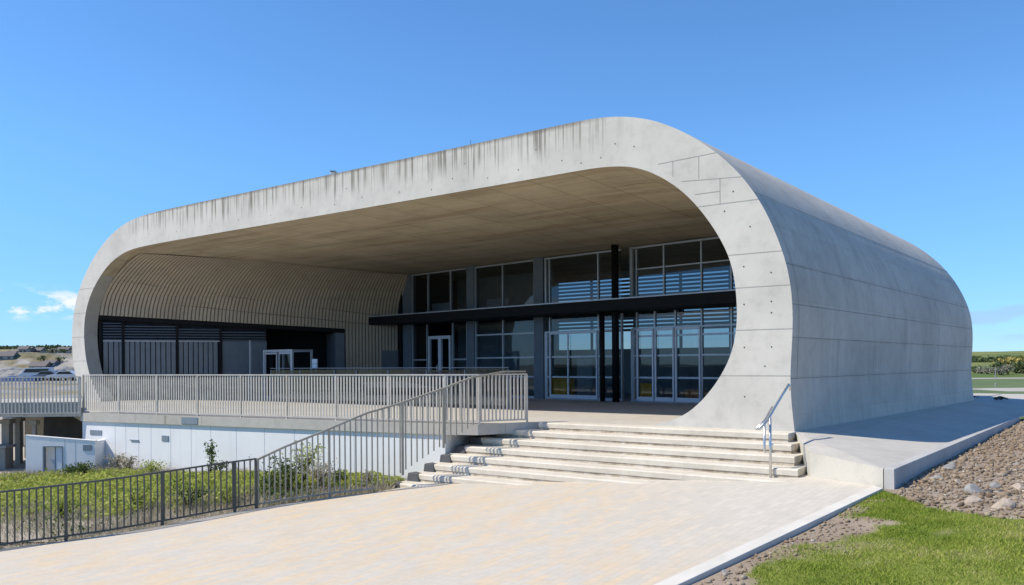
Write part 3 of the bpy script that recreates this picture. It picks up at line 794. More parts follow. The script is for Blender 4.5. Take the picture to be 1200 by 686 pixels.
# sliding entrance leaves (part of bays x 645-667 and 768-792): bright leaf frames in front of the glass
for x0, x1 in ((645, 702), (747, 768), (768, 792), (792, 823)):
    m_ = MB(); a, b = gw(x0), gw(x1); lo, hi = min(a, b) + .03, max(a, b) - .03; f = lambda p, q_, z: G(p, q_, z)
    m_.box(f, lo, lo + .05, .05, .09, .04, 2.40); m_.box(f, hi - .05, hi, .05, .09, .04, 2.40); m_.box(f, lo + .05, hi - .05, .052, .088, .04, .17); m_.box(f, lo + .05, hi - .05, .052, .088, 2.33, 2.40)
    if x1 - x0 > 40: m_.box(f, gw(667) - .025, gw(667) + .025, .053, .087, .17, 2.33)
    m_.build('sliding_door', M['whiteframe'], hall)

# canopy across the glass wall
mb = MB()
CPF = 1.35
cl = ((on_plane(424, 378, G(0, CPF, 0), GN)) - GO).dot(GD); cr = wr - 1.2
f = lambda p, q_, z: G(p, q_, z)
mb.box(f, cr, cl, .1, CPF, 2.98, ZC - .045); mb.build('canopy', M['black'], hall)
mb = MB(); mb.box(f, cr, cl + .02, .1, CPF + .03, ZC - .045, ZC - .008); mb.build('canopy_edge', M['steel'], hall)
# louvre rows hanging in the glass bays (blades behind the panes)
def louver_bank(x0, x1, z0, z1, n_, d=-.5):
    m_ = MB(); a, b = gw(x0), gw(x1); lo, hi = min(a, b), max(a, b)
    for k in range(n_):
        z = z0 + (z1 - z0) * (k + .5) / n_
        m_.hexa([G(lo, d - .05, z - .035), G(hi, d - .05, z - .035), G(hi, d + .05, z - .005), G(lo, d + .05, z - .005)],
                [G(lo, d - .05, z - .015), G(hi, d - .05, z - .015), G(hi, d + .05, z + .015), G(lo, d + .05, z + .015)])
    return m_.build('louver', M['louver'], hall)

# --- inside and rear wall
RS = HL - .3
def rear_blades():
    m_ = MB()
    for z in np.arange(2.62, 4.92, .16):
        m_.hexa([B(16, RS + .05, z), B(1.5, RS + .05, z), B(1.5, RS + .17, z + .03), B(16, RS + .17, z + .03)],
                [B(16, RS + .05, z + .085), B(1.5, RS + .05, z + .085), B(1.5, RS + .17, z + .115), B(16, RS + .17, z + .115)])
    return m_
rear_blades().build('rear_louver', M['louver'], hall)
mb = MB(); bb = lambda u0, u1, z0, z1: mb.box(lambda p, q_, z: B(p, q_, z), u0, u1, RS, RS + .25, z0, z1)
bb(.7, 27.0, -.2, 1.88); bb(2.4, 25.0, 4.92, 5.5); bb(16.0, 26.4, 1.88, 4.92); bb(1.1, 1.5, 1.88, 4.2)
for u in (3.6, 5.7, 7.8, 9.9, 12.0, 14.1): mb.box(lambda p, q_, z: B(p, q_, z), u - .06, u + .06, RS - .05, RS - .01, 1.88, 4.92)
mb.build('rear_wall', M['inside'], hall)
mb = MB(); mb.add([B(1.4, RS + .2, 1.8), B(16.1, RS + .2, 1.8), B(16.1, RS + .2, 5.0), B(1.4, RS + .2, 5.0)], [(0, 1, 2, 3)]); mb.build('rear_glass', M['rearglass'], hall)
mb = MB(); vs = [B(flare(u, HL), HL, tz(z, HL)) for u, z in OUT] + [B(u, HL, drop(HL, z)) for u, z in INN]
mb.add(vs, [(i, NP + i, NP + i + 1, i + 1) for i in range(NP - 1)]); mb.build('rear_frame', M['skin'], hall)
# upper floor gallery set back behind the glass, left bays
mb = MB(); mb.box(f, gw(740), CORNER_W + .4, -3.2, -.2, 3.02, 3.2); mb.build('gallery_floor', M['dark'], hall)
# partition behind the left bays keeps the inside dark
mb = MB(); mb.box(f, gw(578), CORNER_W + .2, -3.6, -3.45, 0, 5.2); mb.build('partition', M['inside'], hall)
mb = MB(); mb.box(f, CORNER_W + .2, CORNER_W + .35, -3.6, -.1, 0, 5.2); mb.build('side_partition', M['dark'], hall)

# --- ribbed left wall
WA = B(26.62, .5, 0); WB_ = G(CORNER_W, 0, 0) + Vector((0, 0, 0)); WD = (WB_ - WA); WLEN = WD.length; WD.normalize()
WM = Vector((WD.y, -WD.x, 0))
if WM.dot(Vector((1, -.6, 0))) < 0: WM = -WM          # into the room
iu = INN[:60]
def w_off(z): return max(0, 26.72 - float(np.interp(z, iu[:, 1], iu[:, 0]))) if z < 5.36 else 3.3
def Wp(t, d, z): return WA + WD * t + WM * d + Vector((0, 0, z))
def wt(x):
    p = on_plane(x, 385, WA, WM); return (p - WA).dot(WD)
def wz(x, y):
    return on_plane(x, y, WA, WM).z
Z_LN0, Z_LN1 = wz(115, 369.5), wz(396, 385)            # underside of the ribs, left and right end
def ln_z(t):
    return Z_LN0 + (Z_LN1 - Z_LN0) * t / wt(396)
t_open = wt(404); t_low = wt(445)
zs_curve = [None, 3.6, 4.0, 4.4, 4.7, 4.95, 5.1, 5.2, 5.27, 5.32]
def rib_pts(t, d, tz=None):
    sc = 1 - .72 * min(1, t / WLEN)
    tz = t if tz is None else tz
    z0 = ln_z(tz) if tz < t_open else (.62 if tz < t_low else 1.9)
    zs = [z0] + [z for z in (1.2, 2.0, 2.6, 3.0, 3.3) if z > z0 + .1] + [z for z in zs_curve[1:] if z > z0 + .1]
    out = []
    for z in zs:
        s_now = .5 + t * WD.dot(SD)
        zz = min(z, drop(s_now, 5.45) - .02)
        out.append(Wp(t, d, zz) - UD * (w_off(z) * sc * min(1, max(0, z - 2.4) / 2.4) if z > 2.65 else 0))
    return out
mb = MB(); t = .04; pitch = .142
while t < WLEN - .1:
    L_ = rib_pts(t, .035); Lr = rib_pts(t + pitch * .7, .035, t); Lb = rib_pts(t, -.02); Lbr = rib_pts(t + pitch * .7, -.02, t)
    k = min(len(L_), len(Lr))
    vs = L_[:k] + Lr[:k] + Lb[:k] + Lbr[:k]
    fs = [(i, i + 1, k + i + 1, k + i) for i in range(k - 1)] + [(i, 2 * k + i, 2 * k + i + 1, i + 1) for i in range(k - 1)] + [(k + i, k + i + 1, 3 * k + i + 1, 3 * k + i) for i in range(k - 1)] + [(0, k, 3 * k, 2 * k)]
    mb.add(vs, fs); t += pitch
o = mb.build('ribbed_wall', M['rib'], hall)
mb = MB(); cols = [i * WLEN / 60 for i in range(61)]; pr = [rib_pts(t, -.015) for t in cols]
for a, b in zip(pr[:-1], pr[1:]):
    k = min(len(a), len(b)); a = a[-k:]; b = b[-k:]
    mb.add(a + b, [(i, i + 1, k + i + 1, k + i) for i in range(k - 1)])
mb.build('rib_backing', M['rib_back'], hall)
# two horizontal joint grooves
for (xa, ya), (xb, yb) in (((127, 331), (470, 373)), ((117, 348.5), (470, 384))):
    za, zb = wz(xa, ya), wz(xb, yb); ta, tb = wt(xa), min(wt(xb), WLEN - .1)
    prev = None; mb = MB()
    for i in range(41):
        t = ta + (tb - ta) * i / 40; z = za + (zb - za) * i / 40; sc = 1 - .72 * min(1, t / WLEN); off = UD * -(w_off(max(z, 2.65)) * sc * min(1, max(0, z - 2.4) / 2.4))
        p = (Wp(t, .04, z - .018) + off, Wp(t, .04, z + .018) + off)
        if prev: mb.add([prev[0], p[0], p[1], prev[1]], [(0, 1, 2, 3)])
        prev = p
    mb.build('rib_joint', M['rib_back'], hall)

# lower band: dark frame, louvres, window panels slatted like the railing's reflection, dark opening
t313, t258, t143, t208, t393 = wt(313), wt(259), wt(144), wt(207.5), wt(393)
fW = lambda p, q_, z: Wp(p, q_, z)
mb = MB()
tt = [i * t_open / 20 for i in range(21)]
for a, b in zip(tt[:-1], tt[1:]):
    mb.hexa([Wp(a, -.30, ln_z(a) - .17), Wp(b, -.30, ln_z(b) - .17), Wp(b, .0, ln_z(b) - .17), Wp(a, .0, ln_z(a) - .17)],
            [Wp(a, -.30, ln_z(a) - .005), Wp(b, -.30, ln_z(b) - .005), Wp(b, .0, ln_z(b) - .005), Wp(a, .0, ln_z(a) - .005)])
mb.build('lintel', M['black'], hall)
mb = MB()
for t in (.06, t143, t208, t258): mb.box(fW, t - .05, t + .05, -.24, -.10, .0, ln_z(t) - .16)
mb.box(fW, .02, t258, -.235, -.08, .80, .95); mb.build('window_posts', M['black'], hall)
mb = MB(); mb.box(fW, .02, t313, -.23, -.04, 0, .80); mb.build('base_panel', M['rib'], hall)
def zl(y, x): return wz(x, y)
zlv = wz(150, 398.5)
for a, b in ((.1, t143), (t143, t208), (t208, t258), (t258, t313)):
    mb = MB(); z = zlv + .04; zt_ = min(ln_z(a), ln_z(b)) - .2
    while z < zt_:
        mb.hexa([Wp(a + .05, -.22, z), Wp(b - .05, -.22, z), Wp(b - .05, -.12, z - .05), Wp(a + .05, -.12, z - .05)],
                [Wp(a + .05, -.22, z + .02), Wp(b - .05, -.22, z + .02), Wp(b - .05, -.12, z - .03), Wp(a + .05, -.12, z - .03)])
        z += .105
    mb.build('louver_bank', M['louver'], hall)
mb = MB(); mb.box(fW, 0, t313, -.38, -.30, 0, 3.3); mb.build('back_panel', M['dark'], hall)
for a, b in ((.1, t143), (t143, t208), (t208, t258)):
    mb = MB(); t = a + .06
    mb.box(fW, a + .05, b - .05, -.26, -.23, .95, zlv - .06, 1)
    while t < b - .12:
        mb.box(fW, t, t + .150, -.235, -.165, .952, zlv - .062); t += .185
    mb.build('reflection_panel', [M['reflslat'], M['dark']], hall)
    mb = MB(); mb.box(fW, a + .05, b - .05, -.2, -.14, zlv - .06, zlv - .015); mb.build('panel_rail', M['furn'], hall)
mb = MB(); mb.box(fW, t258 + .05, t313, -.24, -.17, .3, zlv - .03); mb.build('slate_panel', M['slate'], hall)
# the deep dark opening
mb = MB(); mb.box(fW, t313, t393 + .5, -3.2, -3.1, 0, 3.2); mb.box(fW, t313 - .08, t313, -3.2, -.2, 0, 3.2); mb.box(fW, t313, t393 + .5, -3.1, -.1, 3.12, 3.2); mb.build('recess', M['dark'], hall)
mb = MB(); mb.box(fW, t393, t_open - .01, -2.0, -.02, 0, ln_z(t_open) - .18); mb.build('jamb', M['slate'], hall)
mb = MB(); mb.box(fW, t_open, WLEN - .12, -.01, .055, 0, .62); mb.build('plinth', M['slate'], hall)
mb = MB(); mb.box(fW, t_low, WLEN - .12, -.015, .02, .62, 1.9); mb.build('smooth_panel', M['slate'], hall)

# --- things seen through the glass
def crate(u, s, w, d, h, mat, name, label, cat, grp=None):
    r = empty(name, B(u, s, 0), ALPHA, label, cat, grp)
    f2 = lambda p, q_, z: B(u + p, s + q_, z)
    m_ = MB(); m_.box(f2, -w / 2, w / 2, 0, d, .06, h); m_.build('cabinet_body', mat, r, bevel=.01)
    m_ = MB(); m_.box(f2, -w / 2 + .02, -.01, -.02, -.002, .09, h - .03); m_.box(f2, .01, w / 2 - .02, -.02, -.002, .09, h - .03); m_.build('cabinet_door', mat, r)
    m_ = MB(); m_.box(f2, -w / 2 + .03, w / 2 - .03, .03, d - .03, 0, .06); m_.build('cabinet_foot', M['black'], r)
def at_glass(x, depth):
    p = on_plane(x, 430, G(0, -depth, 0), GN); q_ = p - P0; return q_.dot(UD), q_.dot(SD)
u, s = at_glass(656, .35); crate(u, s, .75, .4, .78, M['yellow'], 'cupboard', 'low yellow cupboard behind the wide sliding door left of the black columns', 'cupboard')
u, s = at_glass(757, .35); crate(u, s, .45, .35, .6, M['yellow'], 'cupboard', 'small yellow cupboard behind the first narrow glass leaf right of the black columns', 'cupboard')
u, s = at_glass(812, .4); crate(u, s, .6, .35, .42, M['orange'], 'cupboard', 'low orange cupboard behind the glass near the right leg of the hall', 'cupboard')
u, s = at_glass(685, 2.2); crate(u, s, .7, .4, 1.45, M['furn'], 'cupboard', 'tall pale grey cupboard behind the wide sliding door', 'cupboard')
for x, dz, lab in ((511, 3.2, 'low pale bench on the gallery behind the second upper window from the left'), (577, 3.2, 'low pale bench on the gallery behind the upper windows in the middle bay')):
    u, s = at_glass(x, 1.0)
    r = empty('bench', B(u, s, dz), ALPHA, lab, 'bench')
    f2 = lambda p, q_, z: B(u + p, s + q_, z)
    m_ = MB(); m_.box(f2, -.55, .55, 0, .35, dz + .36, dz + .42); m_.build('seat', M['furn'], r)
    m_ = MB(); m_.box(f2, -.55, .55, .36, .40, dz + .45, dz + .75); m_.build('backrest', M['furn'], r)
    for sx in (-.48, .48):
        m_ = MB(); m_.box(f2, sx - .03, sx + .03, .03, .33, dz, dz + .36); m_.build('leg', M['black'], r)

# --- under the canopy: glazed porch, sign box, glass barrier
def img_pt(x, s):                                      # point at depth s behind the front, under picture column x
    p = on_plane(x, 440, B(0, s, 0), SD); return (p - P0).dot(UD)
s_v = 4.6; ua, ub = img_pt(309, s_v), img_pt(342, s_v)
por = empty('glazed_porch', B((ua + ub) / 2, s_v, 0), ALPHA, 'small white framed glazed porch standing before the dark opening', 'porch')
fB = lambda p, q_, z: B(p, q_, z)
hp = 1.80
m_ = MB()
for u in (ua, ub):
    for q_ in (s_v, s_v + .9): m_.box(fB, u - .035, u + .035, q_, q_ + .07, 0, hp)
m_.box(fB, ub - .035, ua + .035, s_v - .003, s_v + .073, hp, hp + .08); m_.box(fB, ub - .035, ua + .035, s_v + .897, s_v + .973, hp, hp + .08)
for u in (ua, ub): m_.box(fB, u - .034, u + .034, s_v + .073, s_v + .897, hp + .003, hp + .075)
m_.build('frame', M['steel'], por)
for k in range(2):
    a = ub + (ua - ub) * (.5 * k) + .05; b = a + (ua - ub) * .5 - .1
    m_ = MB(); m_.box(fB, a, a + .05, s_v + .01, s_v + .05, .03, hp - .02); m_.box(fB, b - .05, b, s_v + .01, s_v + .05, .03, hp - .02)
    m_.box(fB, a + .05, b - .05, s_v + .011, s_v + .049, .03, .12); m_.box(fB, a + .05, b - .05, s_v + .011, s_v + .049, hp - .09, hp - .02)
    d_ = m_.build('door', M['steel'], por)
    m_ = MB(); m_.add([B(a + .05, s_v + .03, .12), B(b - .05, s_v + .03, .12), B(b - .05, s_v + .03, hp - .09), B(a + .05, s_v + .03, hp - .09)], [(0, 1, 2, 3)])
    g_ = m_.build('pane', M['glass'], por); g_.parent = d_
m_ = MB(); u0_ = img_pt(300.5, s_v); m_.box(fB, u0_ - .03, u0_ + .03, s_v - .3, s_v - .25, 0, 2.25); m_.build('side_post', M['steel'], por)

s_b = 4.2; u = img_pt(368.5, s_b)
r = empty('notice_stand', B(u, s_b, 0), ALPHA, 'small white notice panel on a stand before the dark opening', 'notice stand')
m_ = MB(); m_.box(fB, u - .13, u + .13, s_b, s_b + .05, 1.16, 1.29 + .03); m_.box(fB, u - .13, u + .13, s_b, s_b + .05, 1.335, 1.5); m_.build('panel', M['whiteframe'], r)
m_ = MB(); m_.box(fB, u - .03, u + .03, s_b + .055, s_b + .1, 0, 1.45); m_.build('post', M['slate'], r)
m_ = MB(); m_.box(fB, u - .16, u + .16, s_b - .1, s_b + .2, .003, .04); m_.build('base', M['slate'], r)

s_g = 3.4; xs = [318, 352, 392, 418, 455, 500, 545, 596]
bar = empty('glass_barrier', B(img_pt(455, s_g), s_g, 0), ALPHA, 'low blue grey glass barrier standing in panels behind the terrace railing', 'barrier')
for a, b in zip(xs[:-1], xs[1:]):
    ua_, ub_ = img_pt(a, s_g), img_pt(b, s_g); dd = random.uniform(-.02, .02); hh = 1.13 + random.uniform(-.02, .03)
    m_ = MB(); m_.box(fB, ub_ + .03, ua_ - .03, s_g + dd, s_g + dd + .02, .1, hh); m_.build('panel', M['barrier'], bar)
for a in xs:
    ua_ = img_pt(a, s_g); m_ = MB(); m_.box(fB, ua_ - .022, ua_ + .022, s_g - .02, s_g + .04, 0, 1.12); m_.build('post', M['slate'], bar)
m_ = MB(); m_.box(fB, img_pt(596, s_g), img_pt(318, s_g), s_g - .03, s_g + .05, 1.165, 1.19); m_.build('handrail', M['slate'], bar)

# --- roof fittings
p = on_plane(390.5, 205, B(0, .6, 0), SD)
r = empty('roof_camera', (p.x, p.y, 6.53), 0, 'small white camera on a stub at the left half of the roof edge', 'camera')
m_ = MB(); m_.tube([(p.x, p.y, 6.5), (p.x, p.y, 6.66)], .025, 8); m_.build('stub', M['cargrey'], r)
m_ = MB(); m_.box(lambda a, b, c: Vector((p.x + a, p.y + b, c)), -.07, .05, -.08, .16, 6.66, 6.78); m_.build('housing', M['carwhite'], r, bevel=.015)
m_ = MB(); m_.box(lambda a, b, c: Vector((p.x + a, p.y + b, c)), -.08, .09, -.12, .18, 6.782, 6.80); m_.build('hood', M['cargrey'], r)
p = on_plane(551.5, 172, B(0, .4, 0), SD)
m_ = MB(); m_.tube([(p.x, p.y, 6.5), (p.x, p.y, 6.78)], [.014, .008], 6)
tag(m_.build('lightning_rod', M['cargrey']), 'thin grey rod standing up from the middle of the roof edge', 'lightning rod')

# ================================================================= STEPS
stair = empty('staircase', B(3, -2, -1.2), ALPHA, 'broad flight of pale worn stone steps from the cream paving up to the hall', 'stairs')
RISE = .16
def ul(k): return 6.42 + .09 * k
for k in range(0, 8):
    s_back = STEP_S(k) + .4 if k else -.39; s_front = STEP_S(k + 1)
    z = -RISE * k
    uL = ul(k) if k else 5.42
    UR = -.06 - .19 * k
    m_ = MB()
    # worn tread slab with slightly wavy nosing, over a recessed dirty riser
    nseg = 26; top = []; 
    for i in range(nseg + 1):
        u = uL + (UR - uL) * i / nseg
        w = .018 * (float(fbm(np.array([u * 1.3]), np.array([k * 5.1]), 2)[0]) - .5); w2 = .012 * (float(fbm(np.array([u * .9]), np.array([k * 3.3]), 4)[0]) - .5)
        top.append((u, s_front + .0 + w, z + w2))
    vs = []
    for (u, s_, zz) in top:
        vs += [B(u, s_back + .3, z), B(u, s_ + .025, zz), B(u, s_, zz - .025), B(u, s_ + .006, z - .108), B(u, s_back + .3, z - .108)]
    fs = []
    for i in range(nseg):
        for j in range(5): fs.append((i * 5 + j, i * 5 + (j + 1) % 5, (i + 1) * 5 + (j + 1) % 5, (i + 1) * 5 + j))
    fs += [tuple(range(5)), tuple(range(nseg * 5, nseg * 5 + 5))[::-1]]
    m_.add(vs, fs)
    st = m_.build('step', M['step'], stair)
    m_ = MB(); m_.box(fB, UR + .01, uL - .01, s_front + .022, s_back + .28, z - RISE - .02, z - .109); rz_ = m_.build('riser', M['riser'], stair); rz_.parent = st
    # block at the riser's left end, the shade there put into its colour
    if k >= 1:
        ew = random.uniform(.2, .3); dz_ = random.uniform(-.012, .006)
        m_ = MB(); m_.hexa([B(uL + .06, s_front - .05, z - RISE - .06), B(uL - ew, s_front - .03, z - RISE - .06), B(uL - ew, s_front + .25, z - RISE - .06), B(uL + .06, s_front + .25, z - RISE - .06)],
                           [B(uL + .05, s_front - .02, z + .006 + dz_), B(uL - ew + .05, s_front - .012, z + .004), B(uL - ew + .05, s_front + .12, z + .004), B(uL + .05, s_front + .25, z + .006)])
        e_ = m_.build('shaded_riser_end', M['shadestone'], stair, bevel=.02); e_.parent = stair
# ================================================================= RAILINGS
def bar_mesh(name, w, d, mat, h=1.0):
    m_ = MB(); m_.box(lambda a, b, c: Vector((a, b, c)), -w / 2, w / 2, -d / 2, d / 2, 0, h)
    o = m_.build(name, mat); me = o.data; bpy.data.objects.remove(o); return me
def put_bar(name, me, root, p, ang, h):
    o = bpy.data.objects.new(name, me); COL.objects.link(o); o.parent = root
    inv = WORLD[root].inverted(); o.location = inv @ Vector(p)
    o.rotation_euler = (0, 0, ang); o.scale = (1, 1, h); return o
def railing(name, label, pts, H, spacing, mat, barw, bard, post_every, base_gap=.06, rail=(.05, .04), group=None, limit=100, near=None, postw=.05):
    """straight pieces between pts; H = height"""
    r = empty(name, pts[0], 0, label, 'railing', group)
    me = bar_mesh('baluster', barw, bard, mat); mp = bar_mesh('post', postw, postw, mat)
    bars = []
    for a, b in zip(pts[:-1], pts[1:]):
        d = b - a; ln = d.length; n_ = max(1, int(ln / spacing)); ang = math.atan2(d.y, d.x)
        for i in range(n_): bars.append((a + d * ((i + .5) / n_) + Vector((0, 0, base_gap)), ang))
        np_ = max(1, round(ln / post_every))
        for i in range(np_ + (b is pts[-1])): put_bar('post', mp, r, a + d * (i / np_), ang, H - .01)
    bars.sort(key=lambda q_: (q_[0] - CAM).length)
    for p, ang in bars[:limit]: put_bar('baluster', me, r, p, ang, H - base_gap - .02)
    if len(bars) > limit:
        m_ = MB()
        for p, ang in bars[limit:]:
            c, s_ = math.cos(ang), math.sin(ang)
            m_.box(lambda a, b, z: Vector((p.x + c * a - s_ * b, p.y + s_ * a + c * b, p.z + z)), -barw / 2, barw / 2, -bard / 2, bard / 2, 0, H - base_gap - .02)
        tag(m_.build('far_balusters', mat, r), kind='stuff')
    for nm, zz in (('top_rail', H), ('bottom_rail', base_gap)):
        m_ = MB()
        for a, b in zip(pts[:-1], pts[1:]): m_.beam(a + Vector((0, 0, zz)), b + Vector((0, 0, zz)), *rail)
        m_.build(nm, mat, r)
    return r
inset = Vector((.03, .06, 0))
railing('terrace_railing', 'long pale galvanised railing along the front edge of the terrace slab above the white wall', [p + inset for p in (SLAB_E, SLAB_C, LAND_A, LAND_B)], 1.05, .086, M['galv'], .036, .014, 1.55, rail=(.045, .03), postw=.036)
railing('walkway_railing', 'pale galvanised railing at the left end of the terrace, going out of the picture', [WALK + wd * 9 + Vector((0, -.03, -.06)), SLAB_E + Vector((.0, -.03, -.06))], 1.06, .10, M['galv'], .036, .014, 1.5, rail=(.045, .03), postw=.036)

# fence on the paving, then rising beside the steps
def path_at(x, path):
    """where picture column x crosses the fence line, seen from above"""
    for a, b in zip(path[:-1], path[1:]):
        k = ray(x, 560).x; d = b - a
        den = d.x - k * d.y
        if abs(den) < 1e-6: continue
        t = (k * a.y - a.x) / den
        if -1e-3 <= t <= 1.001: return a + d * t
    return None
P300 = path_at(300, FP)
fpts = [FX] + [p for p in FP if p.x < P300.x - .05] + [P300]
fence = empty('boundary_fence', pz(FP[0]), 0, 'dark grey metal picket fence along the left edge of the cream paving, before the weeds', 'fence')
me_b = bar_mesh('picket', .022, .022, M['fence']); me_p = bar_mesh('post', .05, .05, M['fence'])
FH = .92
tot = 0; 
for a, b in zip(fpts[:-1], fpts[1:]):
    d = b - a; ln = d.length; n_ = max(1, round(ln / .108)); ang = math.atan2(d.y, d.x)
    for i in range(n_): 
        p = a + d * (i / n_); put_bar('picket', me_b, fence, pz(p) + Vector((0, 0, .07)), ang, FH - .08)
for x in (77, 190, 275, 300):
    p = path_at(x, FP); put_bar('post', me_p, fence, pz(p), .5, FH + .005)
for w_ in (-1.9, -4.1): put_bar('post', me_p, fence, pz(FP[0] + d0 * -w_), .5, FH + .005)
for nm, zz in (('top_rail', FH), ('bottom_rail', .08)):
    m_ = MB()
    for a, b in zip(fpts[:-1], fpts[1:]): m_.beam(pz(a) + Vector((0, 0, zz)), pz(b) + Vector((0, 0, zz)), .04, .028)
    m_.build(nm, M['fence'], fence)

spath = [P300] + [p for p in FP if p.x > P300.x + .02] + [Vector((LAND_A.x + .02, LAND_A.y - .05, 0))]
top_px = [(300, 539.5), (334, 523.8), (385, 503.5), (430, 484.5), (472, 472), (520, 455.5), (550, 444), (559, 440.5)]
def top_y(x): return float(np.interp(x, [q_[0] for q_ in top_px], [q_[1] for q_ in top_px]))
def bot_z(x, p):
    if x <= 440: return plaza_z(p.x)
    y = float(np.interp(x, [440, 560], [577, 497.5])); return EYE + ray(x, y).z * p.y
sr = empty('stair_railing', pz(P300), 0, 'grey metal railing rising beside the left end of the stone steps to the terrace', 'railing')
me_s = bar_mesh('baluster', .024, .024, M['galv_stair']); me_sp = bar_mesh('post', .042, .05, M['galv_stair'])
xs_ = []; x = 303.0
while x < 559: xs_.append(x); x += 6.35 if x < 440 else 6.6
for x in xs_:
    p = path_at(x, spath)
    if p is None: continue
    zb = bot_z(x, p) + .05; zt_ = EYE + ray(x, top_y(x)).z * p.y
    put_bar('baluster', me_s, sr, (p.x, p.y, zb), .4, zt_ - zb)
for x in (386, 472, 520):
    p = path_at(x, spath); zb = bot_z(x, p); zt_ = EYE + ray(x, top_y(x)).z * p.y; put_bar('post', me_sp, sr, (p.x, p.y, zb - .02), .4, zt_ - zb + .02)
tops = []
for x in [300 + i * 8.2 for i in range(0, 32)]:
    p = path_at(x, spath)
    if p: tops.append(Vector((p.x, p.y, EYE + ray(x, top_y(x)).z * p.y)))
tops += [Vector((LAND_A.x + .1, LAND_A.y, tops[-1].z + .03)), Vector((LAND_B.x * .55 + LAND_A.x * .45, LAND_B.y * .55 + LAND_A.y * .45, 1.11)), LAND_B + Vector((.0, 0, 1.11))]
m_ = MB()
for a, b in zip(tops[:-1], tops[1:]): m_.beam(a, b, .055, .035)
m_.build('top_rail', M['galv_stair'], sr)
m_ = MB(); xl = [300, 386, 440]
pl = [path_at(x, spath) for x in (301, 330, 386, 439)]
for a, b in zip(pl[:-1], pl[1:]): m_.beam(pz(a) + Vector((0, 0, .08)), pz(b) + Vector((0, 0, .08)), .04, .03)
m_.build('bottom_rail', M['galv_stair'], sr)

# stainless handrail at the right end of the steps
hb1 = B(0, 0, 0); 
f1 = on_plaza(903, 560.5); f2 = on_plaza(896, 552)
hr = empty('handrail', pz(f1), 0, 'stainless steel handrail on two posts at the right end of the steps', 'handrail')
def at_depth(x, y, Y): r_ = ray(x, y); return CAM + r_ * Y
Y1, Y2 = f1.y, f2.y
hp_ = [at_depth(889.5, 503, Y1 - .15), at_depth(899, 493, Y1 + .02), at_depth(908, 477, Y1 + .35), at_depth(917, 462, Y1 + .75), at_depth(924, 451, Y1 + 1.1), at_depth(926, 452.5, Y1 + 1.12), at_depth(926.2, 458, Y1 + 1.12)]
m_ = MB(); m_.tube(hp_[:5], .026, 12); m_.tube([hp_[4], hp_[5], hp_[6]], .02, 10); m_.build('rail', M['stainless'], hr, smooth=True)
hp2 = [p + Vector((-.015, .10, -.01)) for p in hp_[:3]]
m_ = MB(); m_.tube(hp2, .02, 12); m_.build('second_rail', M['stainless'], hr, smooth=True)
for (pp, xx, yy) in ((f1, 903, 490), (f2, 896, 497)):
    t_ = at_depth(xx, yy, pp.y)
    m_ = MB(); m_.tube([Vector((pp.x, pp.y, pp.z - .05)), Vector((pp.x, pp.y, t_.z))], .022, 12); m_.build('post', M['stainless'], hr, smooth=True)

# ================================================================= WHITE WALL, ANNEX, UNDERCROFT
sd_ = (SLAB_C - SLAB_E).normalized(); sn = Vector((sd_.y, -sd_.x, 0))     # sn towards the camera
if sn.y > 0: sn = -sn
def Q(a, d, z): return SLAB_E + sd_ * a + sn * d + Vector((0, 0, z))
SLEN = (SLAB_C - SLAB_E).length
def qa(x, d=0):
    p = on_plane(x, 520, Q(0, d, 0), sn); return (p - SLAB_E).dot(sd_)
def qz(x, y, d=0): return on_plane(x, y, Q(0, d, 0), sn).z
fQ = lambda a, d, z: Q(a, d, z)
ww = empty('basement_wall', Q(SLEN / 2, -.12, -1.7), 0, 'long white rendered wall under the terrace slab with small grey vents', 'wall')
DW = -.055
m_ = MB(); m_.box(fQ, -.02, SLEN, DW - .3, DW, -2.3, -TH - .004); m_.build('wall', M['white'], ww)
m_ = MB(); m_.box(fQ, SLEN - .25, SLEN, DW - 3.0, DW - .3, -2.3, -TH - .004); m_.build('return_wall', M['white'], ww)
for (x0, y0, x1, y1) in ((106, 504, 119.5, 509.5), (190, 510.5, 198, 517), (215, 486.5, 234, 495)):
    m_ = MB(); a, b = qa(x0, DW), qa(x1, DW); za, zb = qz(x0, y1, DW), qz(x0, y0, DW)
    if zb > -TH - .02: 
        m_.box(fQ, a, b, -.02, .012, -TH + .03, -.03)
    else: m_.box(fQ, a, b, DW - .02, DW + .015, za, zb)
    m_.build('vent', M['vent'], ww)
m_ = MB()
for x in (135, 147.5, 162.5, 177, 200, 224, 247, 277, 310, 345, 380, 415): 
    a = qa(x, DW); m_.box(fQ, a - .006, a + .006, DW - .01, DW + .003, -2.2, -TH - .01)
m_.build('panel_seam', M['seam'], ww)
m_ = MB(); a, b = qa(153, DW), qa(163, DW); z = qz(158, 516, DW)
m_.box(fQ, a, b, DW - .01, DW + .03, z - .012, z + .012); m_.build('drip_ledge', M['vent'], ww)
# annex in front of the left end of the wall, on its own axis
AY = 22.55
an = empty('screen_wall', (ray(70, 530).x * AY, AY, -1.62), 0, 'low white rendered screen wall with a half open door, before the dark undercroft', 'wall')
ax = lambda x: ray(x, 530).x * AY
az_ = lambda x, y: EYE + ray(x, y).z * AY
fA = lambda a, b, c: Vector((a, AY + b, c))
a0, a1 = ax(30), ax(111.5); zA0, zA1 = az_(30, 511), az_(111, 517.5); d0_, d1_ = ax(50), ax(74); zd = az_(62, 523)
zt_at = lambda a: zA0 + (zA1 - zA0) * (a - a0) / (a1 - a0)
AB = 1.6
def wall_piece(m_, a, b, y0, y1, zb_):
    m_.hexa([fA(a, y0, zb_), fA(b, y0, zb_), fA(b, y1, zb_), fA(a, y1, zb_)], [fA(a, y0, zt_at(a)), fA(b, y0, zt_at(b)), fA(b, y1, zt_at(b)), fA(a, y1, zt_at(a))])
